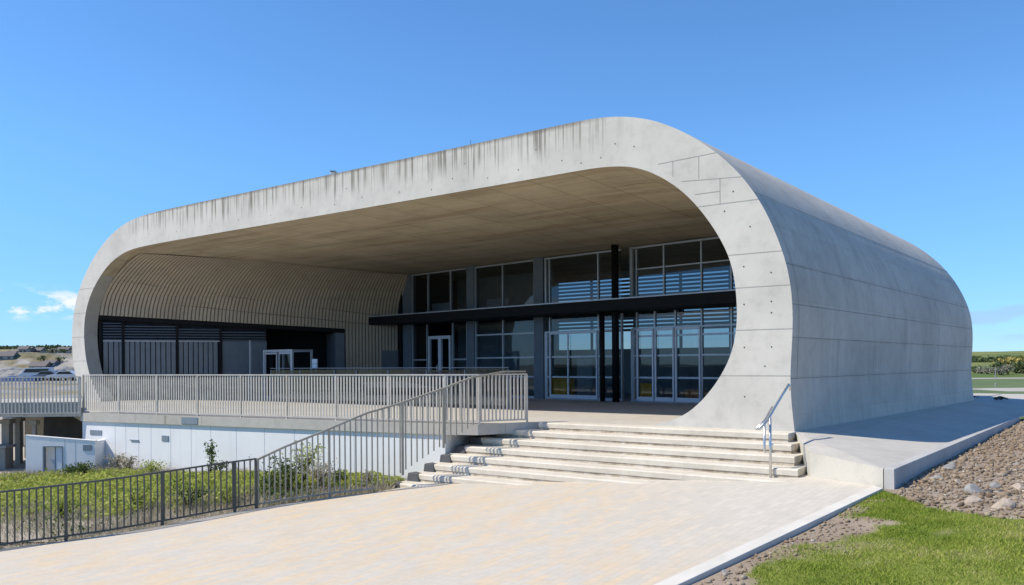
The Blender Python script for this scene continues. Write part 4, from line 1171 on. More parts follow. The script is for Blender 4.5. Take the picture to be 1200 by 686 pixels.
m_ = MB(); wall_piece(m_, a0, d0_, 0, .12, -2.2); wall_piece(m_, d1_, a1, 0, .12, -2.2); wall_piece(m_, d0_, d1_, 0, .12, zd)
wall_piece(m_, a1 - .10, a1, .12, .75, -2.2); m_.build('wall', M['white'], an)
m_ = MB(); rq = [(a0 - .01, -.01), (a1, -.01), (a1, .13), (a0 - .01, .13)]
m_.prism([Vector((p, AY + q_, 0)) for p, q_ in rq], [zt_at(p) + .003 for p, q_ in rq], [zt_at(p) + .022 for p, q_ in rq]); m_.build('coping', M['white'], an)
dm = ax(65)
m_ = MB(); m_.box(fA, dm, d1_ - .03, .03, .07, -1.7, zd - .012); m_.build('door', M['whitedoor'], an)
m_ = MB(); m_.box(fA, d0_ + .003, d0_ + .035, -.012, .1, -1.7, zd - .005); m_.box(fA, d1_ - .03, d1_ - .003, -.012, .1, -1.7, zd - .005); m_.box(fA, d0_ + .035, d1_ - .03, -.012, .1, zd - .03, zd - .004); m_.build('door_frame', M['vent'], an)
m_ = MB(); m_.box(fA, dm - .035, dm - .004, .03, .45, -1.7, zd - .03); m_.build('open_leaf', M['vent'], an)
m_ = MB(); m_.box(fA, d0_ - .05, d1_ + .05, .2, .24, -1.7, zd + .05); m_.build('back_lining', M['whitedoor'], an)
m_ = MB(); m_.box(fA, ax(97.5), ax(108), -.012, .02, az_(97, 528.5), az_(97, 521.5)); m_.build('vent', M['vent'], an)
for x in (75.5, 88):
    m_ = MB(); m_.box(fA, ax(x), ax(x) + .012, -.003, .01, -2, zt_at(ax(x)) - .02); m_.build('panel_seam', M['seam'], an)

# undercroft: back wall, pillars
uc = empty('undercroft_wall', (-18, 30, -1.7), 0, 'concrete back wall coloured dark for the shade under the terrace at the left', 'wall')
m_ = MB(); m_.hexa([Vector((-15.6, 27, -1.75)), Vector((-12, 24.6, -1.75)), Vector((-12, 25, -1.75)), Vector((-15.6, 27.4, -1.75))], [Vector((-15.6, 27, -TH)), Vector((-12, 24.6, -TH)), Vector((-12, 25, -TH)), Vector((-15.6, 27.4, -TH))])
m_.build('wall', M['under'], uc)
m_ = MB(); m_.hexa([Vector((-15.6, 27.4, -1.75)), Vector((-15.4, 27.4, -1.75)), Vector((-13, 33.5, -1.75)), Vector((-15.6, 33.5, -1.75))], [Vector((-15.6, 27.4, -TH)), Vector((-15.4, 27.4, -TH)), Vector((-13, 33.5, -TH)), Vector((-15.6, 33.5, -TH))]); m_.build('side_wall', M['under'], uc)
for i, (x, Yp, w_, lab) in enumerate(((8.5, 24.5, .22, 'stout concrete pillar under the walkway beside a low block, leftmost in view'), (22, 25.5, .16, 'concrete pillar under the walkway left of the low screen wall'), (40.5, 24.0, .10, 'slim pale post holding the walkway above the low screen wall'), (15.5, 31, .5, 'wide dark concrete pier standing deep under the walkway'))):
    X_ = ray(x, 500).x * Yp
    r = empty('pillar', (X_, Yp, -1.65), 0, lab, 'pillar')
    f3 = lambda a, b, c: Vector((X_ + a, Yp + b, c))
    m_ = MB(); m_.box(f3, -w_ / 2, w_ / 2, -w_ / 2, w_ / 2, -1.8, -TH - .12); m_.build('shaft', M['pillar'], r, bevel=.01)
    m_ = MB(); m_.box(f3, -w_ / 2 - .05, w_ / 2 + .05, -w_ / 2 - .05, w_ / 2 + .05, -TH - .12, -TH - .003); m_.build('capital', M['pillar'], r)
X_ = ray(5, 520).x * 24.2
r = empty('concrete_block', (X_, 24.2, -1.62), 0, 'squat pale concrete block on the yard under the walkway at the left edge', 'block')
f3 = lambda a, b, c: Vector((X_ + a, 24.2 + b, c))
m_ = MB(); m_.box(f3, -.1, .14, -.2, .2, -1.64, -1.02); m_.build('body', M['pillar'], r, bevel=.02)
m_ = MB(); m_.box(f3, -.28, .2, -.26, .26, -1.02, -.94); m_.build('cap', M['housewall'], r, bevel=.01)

# ================================================================= BANK BEHIND THE FENCE
def fence_y(X):
    pts = sorted([(p.x, p.y) for p in PATH] + [(LAND_A.x, LAND_A.y), (-30, 7.0)])
    return np.interp(X, [p[0] for p in pts], [p[1] for p in pts])
def wall_y(X):
    a = Q(0, DW, 0); b = Q(SLEN, DW, 0); k = (b.y - a.y) / (b.x - a.x); y = a.y + (X - a.x) * k
    return np.where(X < -11.0, np.minimum(y, 22.5), y)
def bank_z(X, t):
    zf = plaza_z(X) - .06; zb = -1.58 + .22 * np.clip((X + 12) / 9, 0, 1)
    return zf + (zb - zf) * t + .10 * np.sin(np.pi * np.clip(t, 0, 1)) + .07 * (fbm(X * 1.3, t * 9, 31, 4) - .5)
xs = np.linspace(-26, -1.6, 170); tsv = np.linspace(-.002, 1.02, 70)
BX, BT = np.meshgrid(xs, tsv); FY = fence_y(BX); WY = wall_y(BX)
BX2 = BX; BY = FY + .03 + (np.maximum(WY, FY + .25) - FY) * BT; BZ = bank_z(BX, BT)
gm = np.clip((BT - .30 + .5 * (fbm(BX * .8, BY * .8, 41, 4) - .5)) * 5, 0, 1) * np.clip((BX + 13.4) / 1.5, 0, 1)
gm = gm * np.clip((.93 - BT) * 14, 0, 1)
tag(grid_mesh('embankment', BX2, BY, BZ, M['bank'], {'mask': gm.ravel()}), kind='structure')
def bank_points(n, tlo, thi, xlo=-15, xhi=-2.4):
    X = RNG.uniform(xlo, xhi, n); T = RNG.uniform(tlo, thi, n)
    FYv = fence_y(X); Y = FYv + .03 + (np.maximum(wall_y(X), FYv + .25) - FYv) * T
    return X, Y, bank_z(X, T), T
# bright ground cover
X, Y, Z, T = bank_points(60000, .12, .96)
keep = (T - .30 + .55 * (fbm(X * .8, Y * .8, 41, 4) - .5) > RNG.normal(0, .06, len(X))) & (X > -13.2 + RNG.normal(0, .5, len(X)))
X, Y, Z, T = X[keep], Y[keep], Z[keep], T[keep]
hh = .02 + .36 * np.clip(fbm(X * 1.9, Y * 1.9, 51, 4) - .15, 0, 1)
c = np.stack([X, Y, Z + hh * RNG.random(len(X))], 1)
v, f, tone = leaves(c, RNG.uniform(.05, .12, len(X)), .5, .7, .5)
tone = np.clip(tone * .55 + .45 * np.repeat(fbm(X * .9, Y * .9, 61, 3), 4) + .1, 0, 1)
tag(raw_mesh('ground_cover', v, f, M['weedgreen'], {'tone': tone}), 'low bright yellow green ground cover on the bank behind the fence', 'ground cover', kind='stuff')
X, Y, Z, T = bank_points(26000, .0, .46)
h_ = RNG.uniform(.05, .26, len(X)) * (.2 + 1.3 * fbm(X * 1.5, Y * 1.5, 71, 3))
v, f, tone = blades(np.stack([X, Y, Z - .02], 1), h_, .018, .5)
X2, Y2, Z2, T2 = bank_points(9000, .9, 1.0)
h2 = RNG.uniform(.08, .3, len(X2)) * (.3 + 1.1 * fbm(X2 * 1.1, Y2 * .5, 77, 3)); v2, f2_, tone2 = blades(np.stack([X2, Y2, Z2 - .02], 1), h2, .03, .4)
v = np.concatenate([v, v2]); f = np.concatenate([f, f2_ + len(tone)]); tone = np.concatenate([tone, tone2])
tag(raw_mesh('dry_weeds', v, f, M['weeddry'], {'tone': tone}), 'dry grey brown weeds and stalks along the foot of the fence', 'dry weeds', kind='stuff')
X, Y, Z, T = bank_points(7000, .0, .4); k = fbm(X * 1.6, Y * 1.6, 91, 3) > .60; X, Y, Z = X[k], Y[k], Z[k]
c = np.stack([X, Y, Z + RNG.random(len(X)) * .22], 1); v, f, tone = leaves(c, RNG.uniform(.04, .09, len(X)), .5)
tag(raw_mesh('low_weeds', v, f, M['shrubleaf'], {'tone': tone}), 'dark green low weeds scattered among the dry stalks by the fence', 'weeds', kind='stuff')

def shrub(x, t, h, w, label, mat='shrubleaf', nleaf=420, nst=7, lsize=(.04, .09), group=None, spread=1.0, loc=None):
    if loc is None:
        # column x on the bank, fraction t from fence to wall
        k = ray(x, 560).x; Yv = 16.0
        for _ in range(30):
            Xv = k * Yv; fy = float(fence_y(Xv)); wy = float(wall_y(np.array(Xv))); Yv = fy + .03 + (wy - fy) * t
        loc = Vector((k * Yv, Yv, float(bank_z(np.array(k * Yv), t))))
    r = empty('shrub', loc, 0, label, 'shrub', group)
    m_ = MB(); tips = []
    for i in range(nst):
        a = random.uniform(0, 6.28); d = random.uniform(.1, .5) * w * spread; hh_ = h * random.uniform(.65, 1.0)
        tip = loc + Vector((math.cos(a) * d, math.sin(a) * d, hh_)); mid = loc + Vector((math.cos(a) * d * .35, math.sin(a) * d * .35, hh_ * .55))
        m_.tube([loc - Vector((0, 0, .05)), mid, tip], [.012, .008, .003], 5); tips.append((mid, tip))
    m_.build('stem', M['bark'], r)
    c = []
    for i in range(nleaf):
        a, b = random.choice(tips); q_ = random.random(); base = loc if q_ < .25 else a
        p = lerp(base, a, random.random()) if q_ < .25 else lerp(a, b, random.random() ** .8)
        sc = w * .22 * (1.1 - .5 * (p.z - loc.z) / h); c.append((p.x + random.gauss(0, sc), p.y + random.gauss(0, sc), p.z + random.gauss(0, .05)))
    c = np.array(c) - np.array(loc)
    v, f, tone = leaves(c, RNG.uniform(lsize[0], lsize[1], len(c)), .5)
    raw_mesh('foliage', v, f, M[mat], {'tone': tone}, r)
shrub(247, .93, 1.0, .25, 'slender young sapling standing against the white wall', nleaf=240, nst=4, lsize=(.05, .1))
shrub(256, .9, .45, .4, 'small leafy bush at the foot of the slender sapling', nleaf=260)
shrub(293, .97, .7, .12, 'single thin bare stalk before the white wall', nleaf=20, nst=2)
shrub(338, .35, .75, .8, 'tall mid green bush behind the rising stair railing, nearest its lower end', nleaf=700, nst=12)
shrub(356, .5, .95, .7, 'tallest green bush behind the stair railing, with upright stems', 'weedgreen', nleaf=600, nst=14)
shrub(376, .3, .62, .6, 'sparse greyish bush with dry stems beside the thick stair railing post', 'weeddry', nleaf=500, nst=12)
shrub(318, .25, .5, .7, 'low dark bush between the fence end and the stair railing', nleaf=520, nst=10)
shrub(398, .45, .35, .4, 'small green weed at the foot of the white wall by the steps', nleaf=240, nst=8)
shrub(430, .3, .32, .3, 'tuft of brown and green weeds at the bottom of the stair railing', 'weeddry', nleaf=160, nst=8)
for x, t, h, w, lab in ((135, .97, .5, .5, 'dry looking weed before the white wall near the right end of the screen wall'), (150, .96, .42, .4, 'brownish weed before the white wall under the short ledge'), (178, .95, .4, .6, 'wide green weed at the base of the white wall right of the short ledge'), (100, .93, .35, .5, 'green weed growing below the screen wall vent'), (84, .92, .3, .5, 'leafy weed right of the screen wall door'), (160, .3, .5, .6, 'taller weed clump behind the middle of the picket fence'), (72, .28, .45, .5, 'taller weed clump behind the first fence post from the left'), (220, .25, .5, .7, 'dark green bush behind the fence below the sapling'), (265, .22, .42, .6, 'leafy clump at the right end of the picket fence')):
    shrub(x, t, h, w, lab, ('weedgreen' if 'clump' in lab or 'wide' in lab else 'shrubleaf') if 'brown' not in lab and 'dry' not in lab else 'weeddry', nleaf=320, nst=9)

# ================================================================= LAWN, GRAVEL
LG0 = on_plaza(1035, 573.7)
# boundary between lawn and gravel
def lawn_z(X, Y):
    base = plaza_z(np.minimum(X, 6.5)) - .03
    return base + .06 * (fbm(X * .4, Y * .4, 101, 3) - .5)
ka = np.array([K4.x - K0b.x, K4.y - K0b.y]); ka = ka / np.linalg.norm(ka)
xs = np.linspace(0, 1, 150); ys = np.linspace(0, 1, 170)
def kerb_x(Y): return K3.x + (K4.x - K3.x) * (Y - K3.y) / (K4.y - K3.y)
LY = np.linspace(-2, 14.5, 190); LT = np.linspace(0, 1, 150) ** 1.5
Lt, Ly = np.meshgrid(LT, LY); LX = kerb_x(Ly) - .02 + Lt * (26 - kerb_x(Ly))
GLX = [on_z(q_[0], q_[1], -.5) for q_ in ((1035, 573.7), (1062, 579), (1100, 589), (1200, 606))]
LG0 = pz(K4)
def soil_mask(X, Y):
    dk = (X - kerb_x(Y)) * ka[1]
    n = fbm(X * 1.1, Y * 1.1, 111, 5); n2 = fbm(X * 3.5, Y * 3.5, 121, 4)
    edge = np.clip(1 - dk / (.85 + .9 * (n - .5)), 0, 1)
    edge *= np.clip((11.7 - Y) / 1.2, 0, 1)
    s = edge * 1.15 + (n - .5) * 1.5 + (n2 - .5) * .5
    patches = np.clip((fbm(X * .75, Y * .75, 131, 5) - .57) * 8, 0, 1)
    return np.clip(1 - np.maximum(np.clip((s - .38) * 4, 0, 1), patches * .8), 0, 1)
def gravel_line(X):                                    # Y of the front edge of the gravel
    return np.interp(X, [LG0.x] + [g.x for g in GLX[1:]] + [GLX[-1].x + 14], [LG0.y] + [g.y for g in GLX[1:]] + [GLX[-1].y - 9]) + .12 * (fbm(np.asarray(X) * 2.5, np.asarray(X) * 0, 141, 3) - .5)
def gdist(X, Y): return (Y - gravel_line(X)) / 4.0        # roughly metres past the gravel edge
LZ = lawn_z(LX, Ly) - .4 * np.clip((gdist(LX, Ly) - .06) / .5, 0, 1)
tag(grid_mesh('lawn', LX, Ly, LZ, M['lawn'], {'mask': soil_mask(LX, Ly).ravel()}), kind='structure')
n = 150000
Y = 7.2 + 6.6 * RNG.random(n) ** .9; X = kerb_x(Y) + RNG.random(n) ** 1.0 * (.66 * Y + .3 - kerb_x(Y))
m = soil_mask(X, Y); keep = (m > RNG.random(n) * .9 + .08) & (gdist(X, Y) < RNG.normal(-.02, .07, n)); X, Y = X[keep], Y[keep]
h_ = RNG.uniform(.010, .042, len(X)) * (.35 + 1.2 * fbm(X * 2.6, Y * 2.6, 151, 4)) * np.where(RNG.random(len(X)) < .04, 1.8, 1)
v, f, tone = blades(np.stack([X, Y, lawn_z(X, Y) - .005], 1), h_, .010, .6)
tone = np.clip(tone * .55 + 1.0 * np.repeat(fbm(X * 1.3, Y * 1.3, 161, 5), 3) - .27, 0, 1)
tag(raw_mesh('grass', v, f, M['grassblade'], {'tone': tone}), 'short patchy bright green grass right of the white kerb', 'grass', kind='stuff')

# gravel bank
def apron_side(X, Y):                                  # signed distance right of the parapet's outer face
    return (X - KAr.x) * SD.y - (Y - KAr.y) * SD.x
def gravel_z(X, Y):
    d = apron_side(X, Y)
    D = gdist(X, Y); w = np.clip(D / .9, 0, 1); w = w * w * (3 - 2 * w)
    far_ = -.555 + .07 * np.clip(d, 0, 4) + .10 * (fbm(X * .5, Y * .5, 171, 3) - .5) + .12 * np.clip((Y - 12.5) / 8, 0, 1)
    return (1 - w) * (lawn_z(X, Y) - .035 + .10 * np.clip(D, -.3, .3)) + w * far_
gx = np.linspace(5.0, 34, 130); gt = np.linspace(0, 1, 130)
gx = 5.0 + 29 * np.linspace(0, 1, 150) ** 2.2
Gx, Gt = np.meshgrid(gx, gt); Gy0 = np.maximum(gravel_line(Gx) - .6, 2.0); Gy = Gy0 + Gt * (25.5 - Gy0)
msk = apron_side(Gx, Gy) > -.12
tag(grid_mesh('gravel_bed', Gx, Gy, gravel_z(Gx, Gy), M['gravel'], None, msk), kind='structure')
def ico():
    bm = bmesh.new(); bmesh.ops.create_icosphere(bm, subdivisions=1, radius=1); v = np.array([q_.co[:] for q_ in bm.verts]); f = np.array([[w.index for w in fc.verts] for fc in bm.faces]); bm.free(); return v, f
IV, IF = ico()
def stones(X, Y, size, zf):
    n = len(X); sc = size[:, None] * RNG.uniform(.55, 1.25, (n, 3)) * np.array([1, 1, .7])
    j = 1 + RNG.normal(0, .24, (n, len(IV)))
    v = IV[None] * j[:, :, None] * sc[:, None, :]
    th = RNG.random(n) * 6.28; c, s_ = np.cos(th)[:, None], np.sin(th)[:, None]
    vx = v[:, :, 0] * c - v[:, :, 1] * s_; vy = v[:, :, 0] * s_ + v[:, :, 1] * c
    V = np.stack([vx + X[:, None], vy + Y[:, None], v[:, :, 2] + (zf(X, Y) + size * .25)[:, None]], -1).reshape(-1, 3)
    F = (IF[None] + (np.arange(n) * len(IV))[:, None, None]).reshape(-1, 3)
    return V, F, np.repeat(np.clip(RNG.normal(.45, .22, n), 0, 1), len(IV))
n = 26000; X = RNG.uniform(5.2, 16, n); Y = 9.6 + 14.4 * RNG.random(n) ** 1.25
ok = (apron_side(X, Y) > .05) & (gdist(X, Y) > RNG.normal(.0, .05, n)) & (X < .64 * Y + .4); X, Y = X[ok], Y[ok]
V, F, tn = stones(X, Y, np.minimum(np.abs(RNG.normal(.006, .017, len(X))) + .011, .085), gravel_z)
tag(raw_mesh('gravel', V, F, M['rock'], {'tone': tn}), 'brown and grey loose stones covering the bank right of the parapet', 'gravel', kind='stuff')
# pebbles on the bare soil strip along the kerb
n = 900; Y = RNG.uniform(7.2, 12.5, n); X = kerb_x(Y) + np.abs(RNG.normal(0, .5, n)) + .03; ok = soil_mask(X, Y) < .6; X, Y = X[ok], Y[ok]
V, F, tn = stones(X, Y, np.abs(RNG.normal(.010, .008, len(X))) + .005, lawn_z)
tag(raw_mesh('pebbles', V, F, M['rock'], {'tone': tn}), 'small loose pebbles on the bare soil beside the white kerb', 'pebbles', kind='stuff')

def boulder(x, y, r_, mat, label, zf=gravel_z, group=None):
    p = on_z(x, y, -.52); 
    for _ in range(6): p = on_z(x, y, float(zf(np.array(p.x), np.array(p.y))) + r_ * .08)
    bm = bmesh.new(); bmesh.ops.create_icosphere(bm, subdivisions=3, radius=1)
    sx, sy, sz = random.uniform(.9, 1.35), random.uniform(.7, 1.0), random.uniform(.5, .7); sdv = random.random() * 50
    for v_ in bm.verts:
        c_ = v_.co.copy(); nse = float(fbm(np.array([c_.x * 1.3 + sdv]), np.array([c_.y * 1.3 + c_.z * 1.7]), 3, 3)[0]) - .5
        v_.co = Vector((c_.x * sx, c_.y * sy, c_.z * sz)) * (1 + .55 * nse) * r_
        v_.co.z = max(v_.co.z, -r_ * .35)
        # flat facets
        for k_, lim in ((Vector((.5, -.4, .76)), .42), (Vector((-.6, -.3, .74)), .5), (Vector((.1, -.85, .5)), .5), (Vector((.9, .1, .4)), .75)):
            dd = v_.co.dot(k_) - r_ * lim * (.85 + .3 * math.sin(sdv + lim * 40))
            if dd > 0: v_.co -= k_ * dd * .93
    me = bpy.data.meshes.new('boulder'); bm.to_mesh(me); bm.free(); me.materials.append(M[mat])
    o = bpy.data.objects.new('boulder', me); COL.objects.link(o); o.location = (p.x, p.y, p.z); o.rotation_euler = (0, 0, random.uniform(0, 6.28))
    tag(o, label, 'boulder', group)
for x, y, r_, mat, lab in ((1112, 549, .13, 'greyrock', 'grey flat sided boulder at the toe of the gravel bank beside a dark stone'), (1143, 575, .17, 'greyrock', 'big pale grey slab of rock at the front of the gravel bank'),
                          (1159, 577, .09, 'darkrock', 'small nearly black rock lying before the big pale slab'), (1171, 577, .08, 'darkrock', 'dark angular rock just right of the small black one'),
                          (1165, 570, .12, 'greyrock', 'grey rock resting behind the black stones'), (1138, 587, .15, 'tanrock', 'flat tan rock half sunk at the lawn edge below the pale slab'), (1176, 592, .16, 'tanrock', 'wide tan rock at the lawn edge near the right border'),
                          (1100, 560, .09, 'greyrock', 'pale boulder close to the shaded foot of the parapet'), (1196, 572, .12, 'tanrock', 'rounded tan rock cut by the right border of the view'), (1124, 565, .07, 'tanrock', 'small tan rock between the grey boulder and the big slab'),
                          (1113, 545, .10, 'greyrock', 'whitish rock topping the pile by the parapet wall'), (1190, 545, .09, 'greyrock', 'grey rock high on the gravel bank near the right border')):
    boulder(x, y, r_, mat, lab)
boulder(851, 671, .055, 'greyrock', 'single white stone lying on the bare soil beside the kerb', lambda X, Y: lawn_z(X, Y))

# debris on the shaded paving behind the apron
for x, y, w_, lab in ((1172, 468.5, .5, 'dark fallen branch lying on the shaded paving near the right border'), (1138, 467.5, .4, 'dark fallen branch beside the far foot of the hall')):
    p = on_z(x, y, -.05); r = empty('fallen_branch', p, 0, lab, 'branch')
    m_ = MB()
    for i in range(5):
        a = random.uniform(-.35, .35); L0 = w_ * random.uniform(.5, 1); m_.tube([p + Vector((-L0 * .5, i * .05 - .1, .03)), p + Vector((0, a * .2, .10)), p + Vector((L0 * .5, a * .6, .04))], [.03, .025, .008], 6)
    m_.build('stem', M['driftwood'], r)
    c = np.stack([RNG.normal(0, w_ * .25, 60), RNG.normal(0, .1, 60), np.abs(RNG.normal(.03, .03, 60))], 1); v, f, tone = leaves(c, RNG.uniform(.05, .09, 60), .5)
    raw_mesh('foliage', v, f, M['driftwood'], {'tone': tone}, r)

# ================================================================= FAR THINGS
def far_z(X, Y): return float(hill_h(np.array(X, float), np.array(Y, float)))
def bush(x, Yd, w, h, mat, label, group=None, nl=260, zb=None):
    X_ = ray(x, 430).x * Yd; z = far_z(X_, Yd) if zb is None else zb
    r = empty('bush', (X_, Yd, z), 0, label, 'bush', group)
    m_ = MB()
    for k in range(5):
        a = random.uniform(0, 6.28); m_.tube([(X_, Yd, z - .1), (X_ + math.cos(a) * w * .15, Yd + math.sin(a) * w * .15, z + h * .4), (X_ + math.cos(a) * w * .3, Yd + math.sin(a) * w * .3, z + h * .75)], [.09, .06, .02], 5)
    m_.build('trunk', M['bark'], r)
    cl_ = [(random.uniform(-.35, .35) * w, random.uniform(-.3, .3) * w, random.uniform(.3, .8) * h) for _ in range(7)]
    c = []
    for i in range(nl):
        a = random.choice(cl_); c.append((a[0] + random.gauss(0, .14 * w), a[1] + random.gauss(0, .14 * w), max(.02, a[2] + random.gauss(0, .14 * h))))
    v, f, tone = leaves(np.array(c), RNG.uniform(.12, .26, nl) * max(w, h) * .7, .7); raw_mesh('crown', v, f, M[mat], {'tone': tone}, r)
far_bushes = [(1181, 138, 3.8, 2.3, 'faryellow', 'large yellow flowering bush before the green hill at the right'), (1196, 142, 3.4, 2.2, 'faryellow', 'yellow bush cut by the right border'), (1172, 132, 2.4, 1.8, 'farbush', 'dark green bush on the left flank of the yellow bush'),
              (1191, 128, 2.6, 1.7, 'farbush', 'round dark green bush below the yellow bushes'), (1199, 126, 2.6, 1.8, 'farbush', 'dark green bush at the right border above the road'), (1181, 124, 1.8, 1.5, 'farpale', 'pale green bush just above the road, left of the dark ones'),
              (1150, 128, 1.9, 1.0, 'farpale', 'low pale scrub above the road near the hall'), (1157, 126, 1.8, 1.1, 'farpale', 'pale grey scrub above the road, left of the pole'), (1166, 124, 1.7, 1.1, 'farpale', 'pale scrub behind the thin pole'), (1143, 131, 1.7, 1.0, 'farbush', 'small dark bush nearest the far edge of the hall'), (1172, 122, 1.6, .9, 'farpale', 'low pale scrub right of the thin pole')]
for b_ in far_bushes: bush(*b_)
for i in range(16):                                     # the hedge line further back
    x = 1128 + i * 5.2; bush(x, 190 + random.uniform(-6, 6), 4.5, random.uniform(.9, 1.4), 'farbush', 'dark green bush in the hedge line crossing the hill at the right', 'hedge line bushes', 150)
for x, y0, y1, Yd, lab in ((1166.5, 432, 448, 104, 'thin pale pole beyond the field, before the scrub'), (1166.5, 450, 456, 74, 'short white post standing by the pale track in the field'), (1136.5, 452, 461, 62, 'short white post near the far foot of the hall')):
    p = ray(x, 440).x * Yd; zt_ = EYE + ray(x, y0).z * Yd
    r = empty('pole', (p, Yd, -1.0), 0, lab, 'pole')
    m_ = MB(); m_.tube([(p, Yd, -1.05), (p, Yd, zt_)], [.06, .045], 8); m_.build('shaft', M['housewall'], r)
    m_ = MB(); m_.tube([(p, Yd, zt_), (p, Yd, zt_ + .08)], [.07, .03], 8); m_.build('cap', M['housewall'], r)

def house(x, Yd, w, d, h, label, rz=0.0, group=None):
    X_ = ray(x, 430).x * Yd; z = far_z(X_, Yd) - .15
    r = empty('house', (X_, Yd, z), rz, label, 'house', group); Mx = WORLD[r]
    f4 = lambda a, b, c: Mx @ Vector((a, b, c))
    m_ = MB(); m_.box(f4, -w / 2, w / 2, 0, d, 0, h); wl = m_.build('wall', M['housewall'], r)
    m_ = MB(); e = .25
    m_.add([f4(-w / 2 - e, -e, h), f4(w / 2 + e, -e, h), f4(w / 2 + e, d + e, h), f4(-w / 2 - e, d + e, h), f4(-w / 2 - e, d / 2, h + d * .3), f4(w / 2 + e, d / 2, h + d * .3)], [(0, 1, 5, 4), (2, 3, 4, 5), (0, 4, 3), (1, 2, 5), (3, 2, 1, 0)]); m_.build('roof', M['rooftile'], r)
    n_ = 2
    for i in range(n_):
        a = -w / 2 + w * (i + .5) / n_
        m_ = MB(); m_.box(f4, a - .22, a + .22, -.03, .02, h * .35, h * .75); wi = m_.build('window', M['carglass'], r)
house(6, 160, 2.6, 3, .8, 'pale low house with a gabled roof on the rocky hillside at the left border', .2)
house(26, 178, 2.4, 3, .8, 'small pale house on the hill right of the low house', -.1)
house(43, 156, 2.8, 3, .75, 'long grey house with dark windows on the slope above the parked cars', .05)
house(57, 158, 1.8, 2, .7, 'short grey house just right of the long grey one', 0)
for i in range(14):
    x = -4 + i * 7.0
    bush(x, 300 + random.uniform(-6, 6), 7.0, random.uniform(.8, 1.4), 'farbush', 'dark bush in the thin line along the crest of the left hill', 'crest line bushes', 110)
for i in range(12):
    house(random.uniform(1, 82), random.uniform(158, 215), random.uniform(1.4, 2.6), 2.2, random.uniform(.6, 1.1), 'tiny pale house scattered on the left hillside among the rocks', random.uniform(-.4, .4), 'hillside houses')
# rock outcrops
for x, Yd, r_, lab in ((14, 150, 3.2, 'big grey rock face at the left border below the houses'), (27, 147, 2.6, 'rounded grey brown rock face right of the big one'), (78, 152, 2.4, 'pale rock outcrop beside the left edge of the hall')):
    X_ = ray(x, 430).x * Yd; z = far_z(X_, Yd)
    bm = bmesh.new(); bmesh.ops.create_icosphere(bm, subdivisions=4, radius=1)
    for v_ in bm.verts:
        c_ = v_.co.copy(); n_ = float(fbm(np.array([c_.x * 2 + x]), np.array([c_.z * 2.6 + c_.y]), 5, 4)[0]) - .5; v_.co = Vector((c_.x * r_ * 1.5, c_.y * r_, c_.z * r_ * .75)) * (1 + .5 * n_)
    me = bpy.data.meshes.new('outcrop'); bm.to_mesh(me); bm.free(); me.materials.append(M['greyrock']); o = bpy.data.objects.new('rock_outcrop', me); COL.objects.link(o); o.location = (X_, Yd, z - .3); tag(o, lab, 'rock')
for i, (x, Yd, lab) in enumerate(((62, 168, 'dark bush on the slope above the parked cars'), (70, 160, 'dark green bush left of the pale outcrop'), (84, 150, 'dark bush tucked against the left edge of the hall'), (33, 196, 'dark bush between the two pale houses'), (52, 160, 'low dark bush before the long grey house'), (76, 175, 'dark bush high on the dry slope near the hall'))):
    bush(x, Yd, 1.9, 1.1, 'farbush', lab, None, 150)

def car(x, Yd, mat, label, rz, zb=None, van=False):
    X_ = ray(x, 430).x * Yd; z = far_z(X_, Yd) if zb is None else zb
    r = empty('parked_car', (X_, Yd, z), rz, label, 'car'); Mx = WORLD[r]; f4 = lambda a, b, c: Mx @ Vector((a, b, c))
    prof = [(-2.1, .35), (-2.15, .75), (-1.5, .88), (-1.0, .95), (-.45, 1.42), (1.0, 1.46), (1.7, .98), (2.1, .9), (2.12, .4)] if not van else [(-2.3, .4), (-2.35, .95), (-1.9, 1.15), (-1.4, 1.9), (2.2, 1.95), (2.3, .5)]
    m_ = MB(); n_ = len(prof)
    m_.add([f4(a, -.82, c) for a, c in prof] + [f4(a, .82, c) for a, c in prof], [tuple(range(n_))[::-1], tuple(range(n_, 2 * n_))] + [(i, (i + 1) % n_, n_ + (i + 1) % n_, n_ + i) for i in range(n_)]); m_.build('body', mat, r, bevel=.05)
    wp = [(-.85, .98), (-.42, 1.36), (.95, 1.39), (1.45, .98)] if not van else [(-1.6, 1.2), (-1.25, 1.75), (1.9, 1.78), (1.9, 1.2)]
    for sy in (-.83, .83):
        m_ = MB(); m_.add([f4(a, sy, c) for a, c in wp], [(0, 1, 2, 3)]); m_.build('side_window', M['carglass'], r)
    for a in (-1.35, 1.35):
        for sy in (-.8, .8):
            m_ = MB(); m_.tube([f4(a, sy - .1, .32), f4(a, sy + .1, .32)], .32, 14); m_.build('wheel', M['rubber'], r)
car(43, 128, M['carwhite'], 'white van parked in the yard left of the other cars', .2, van=True)
car(54, 124, M['cargrey'], 'grey car parked right of the white van', .1)
car(64, 126, M['carblue'], 'blue car parked between the grey car and the pale one', -.1)
car(75, 122, M['carwhite'], 'white car parked nearest to the left edge of the hall', .15)
for x, w_, lab in ((8, 6, 'long blue tarpaulin over a stack in the yard at the left border'), (32, 3, 'short blue tarpaulin left of the parked van')):
    Yd = 120; X_ = ray(x, 430).x * Yd; z = far_z(X_, Yd)
    xs_t = np.linspace(-w_ / 2, w_ / 2, 14); m_ = MB(); prof = [(-1, 0), (-.8, .6), (0, .75), (.8, .55), (1, 0)]
    vs = [(X_ + a, Yd + b * 1.1, z - .05 + c * (1 + .2 * math.sin(a * 2.1 + b))) for a in xs_t for b, c in prof]
    m_.add(vs, [(i * 5 + j, i * 5 + j + 1, (i + 1) * 5 + j + 1, (i + 1) * 5 + j) for i in range(13) for j in range(4)] + [(0, 1, 2, 3, 4), (65, 66, 67, 68, 69)]); tag(m_.build('tarpaulin', M['tarp']), lab, 'tarpaulin')

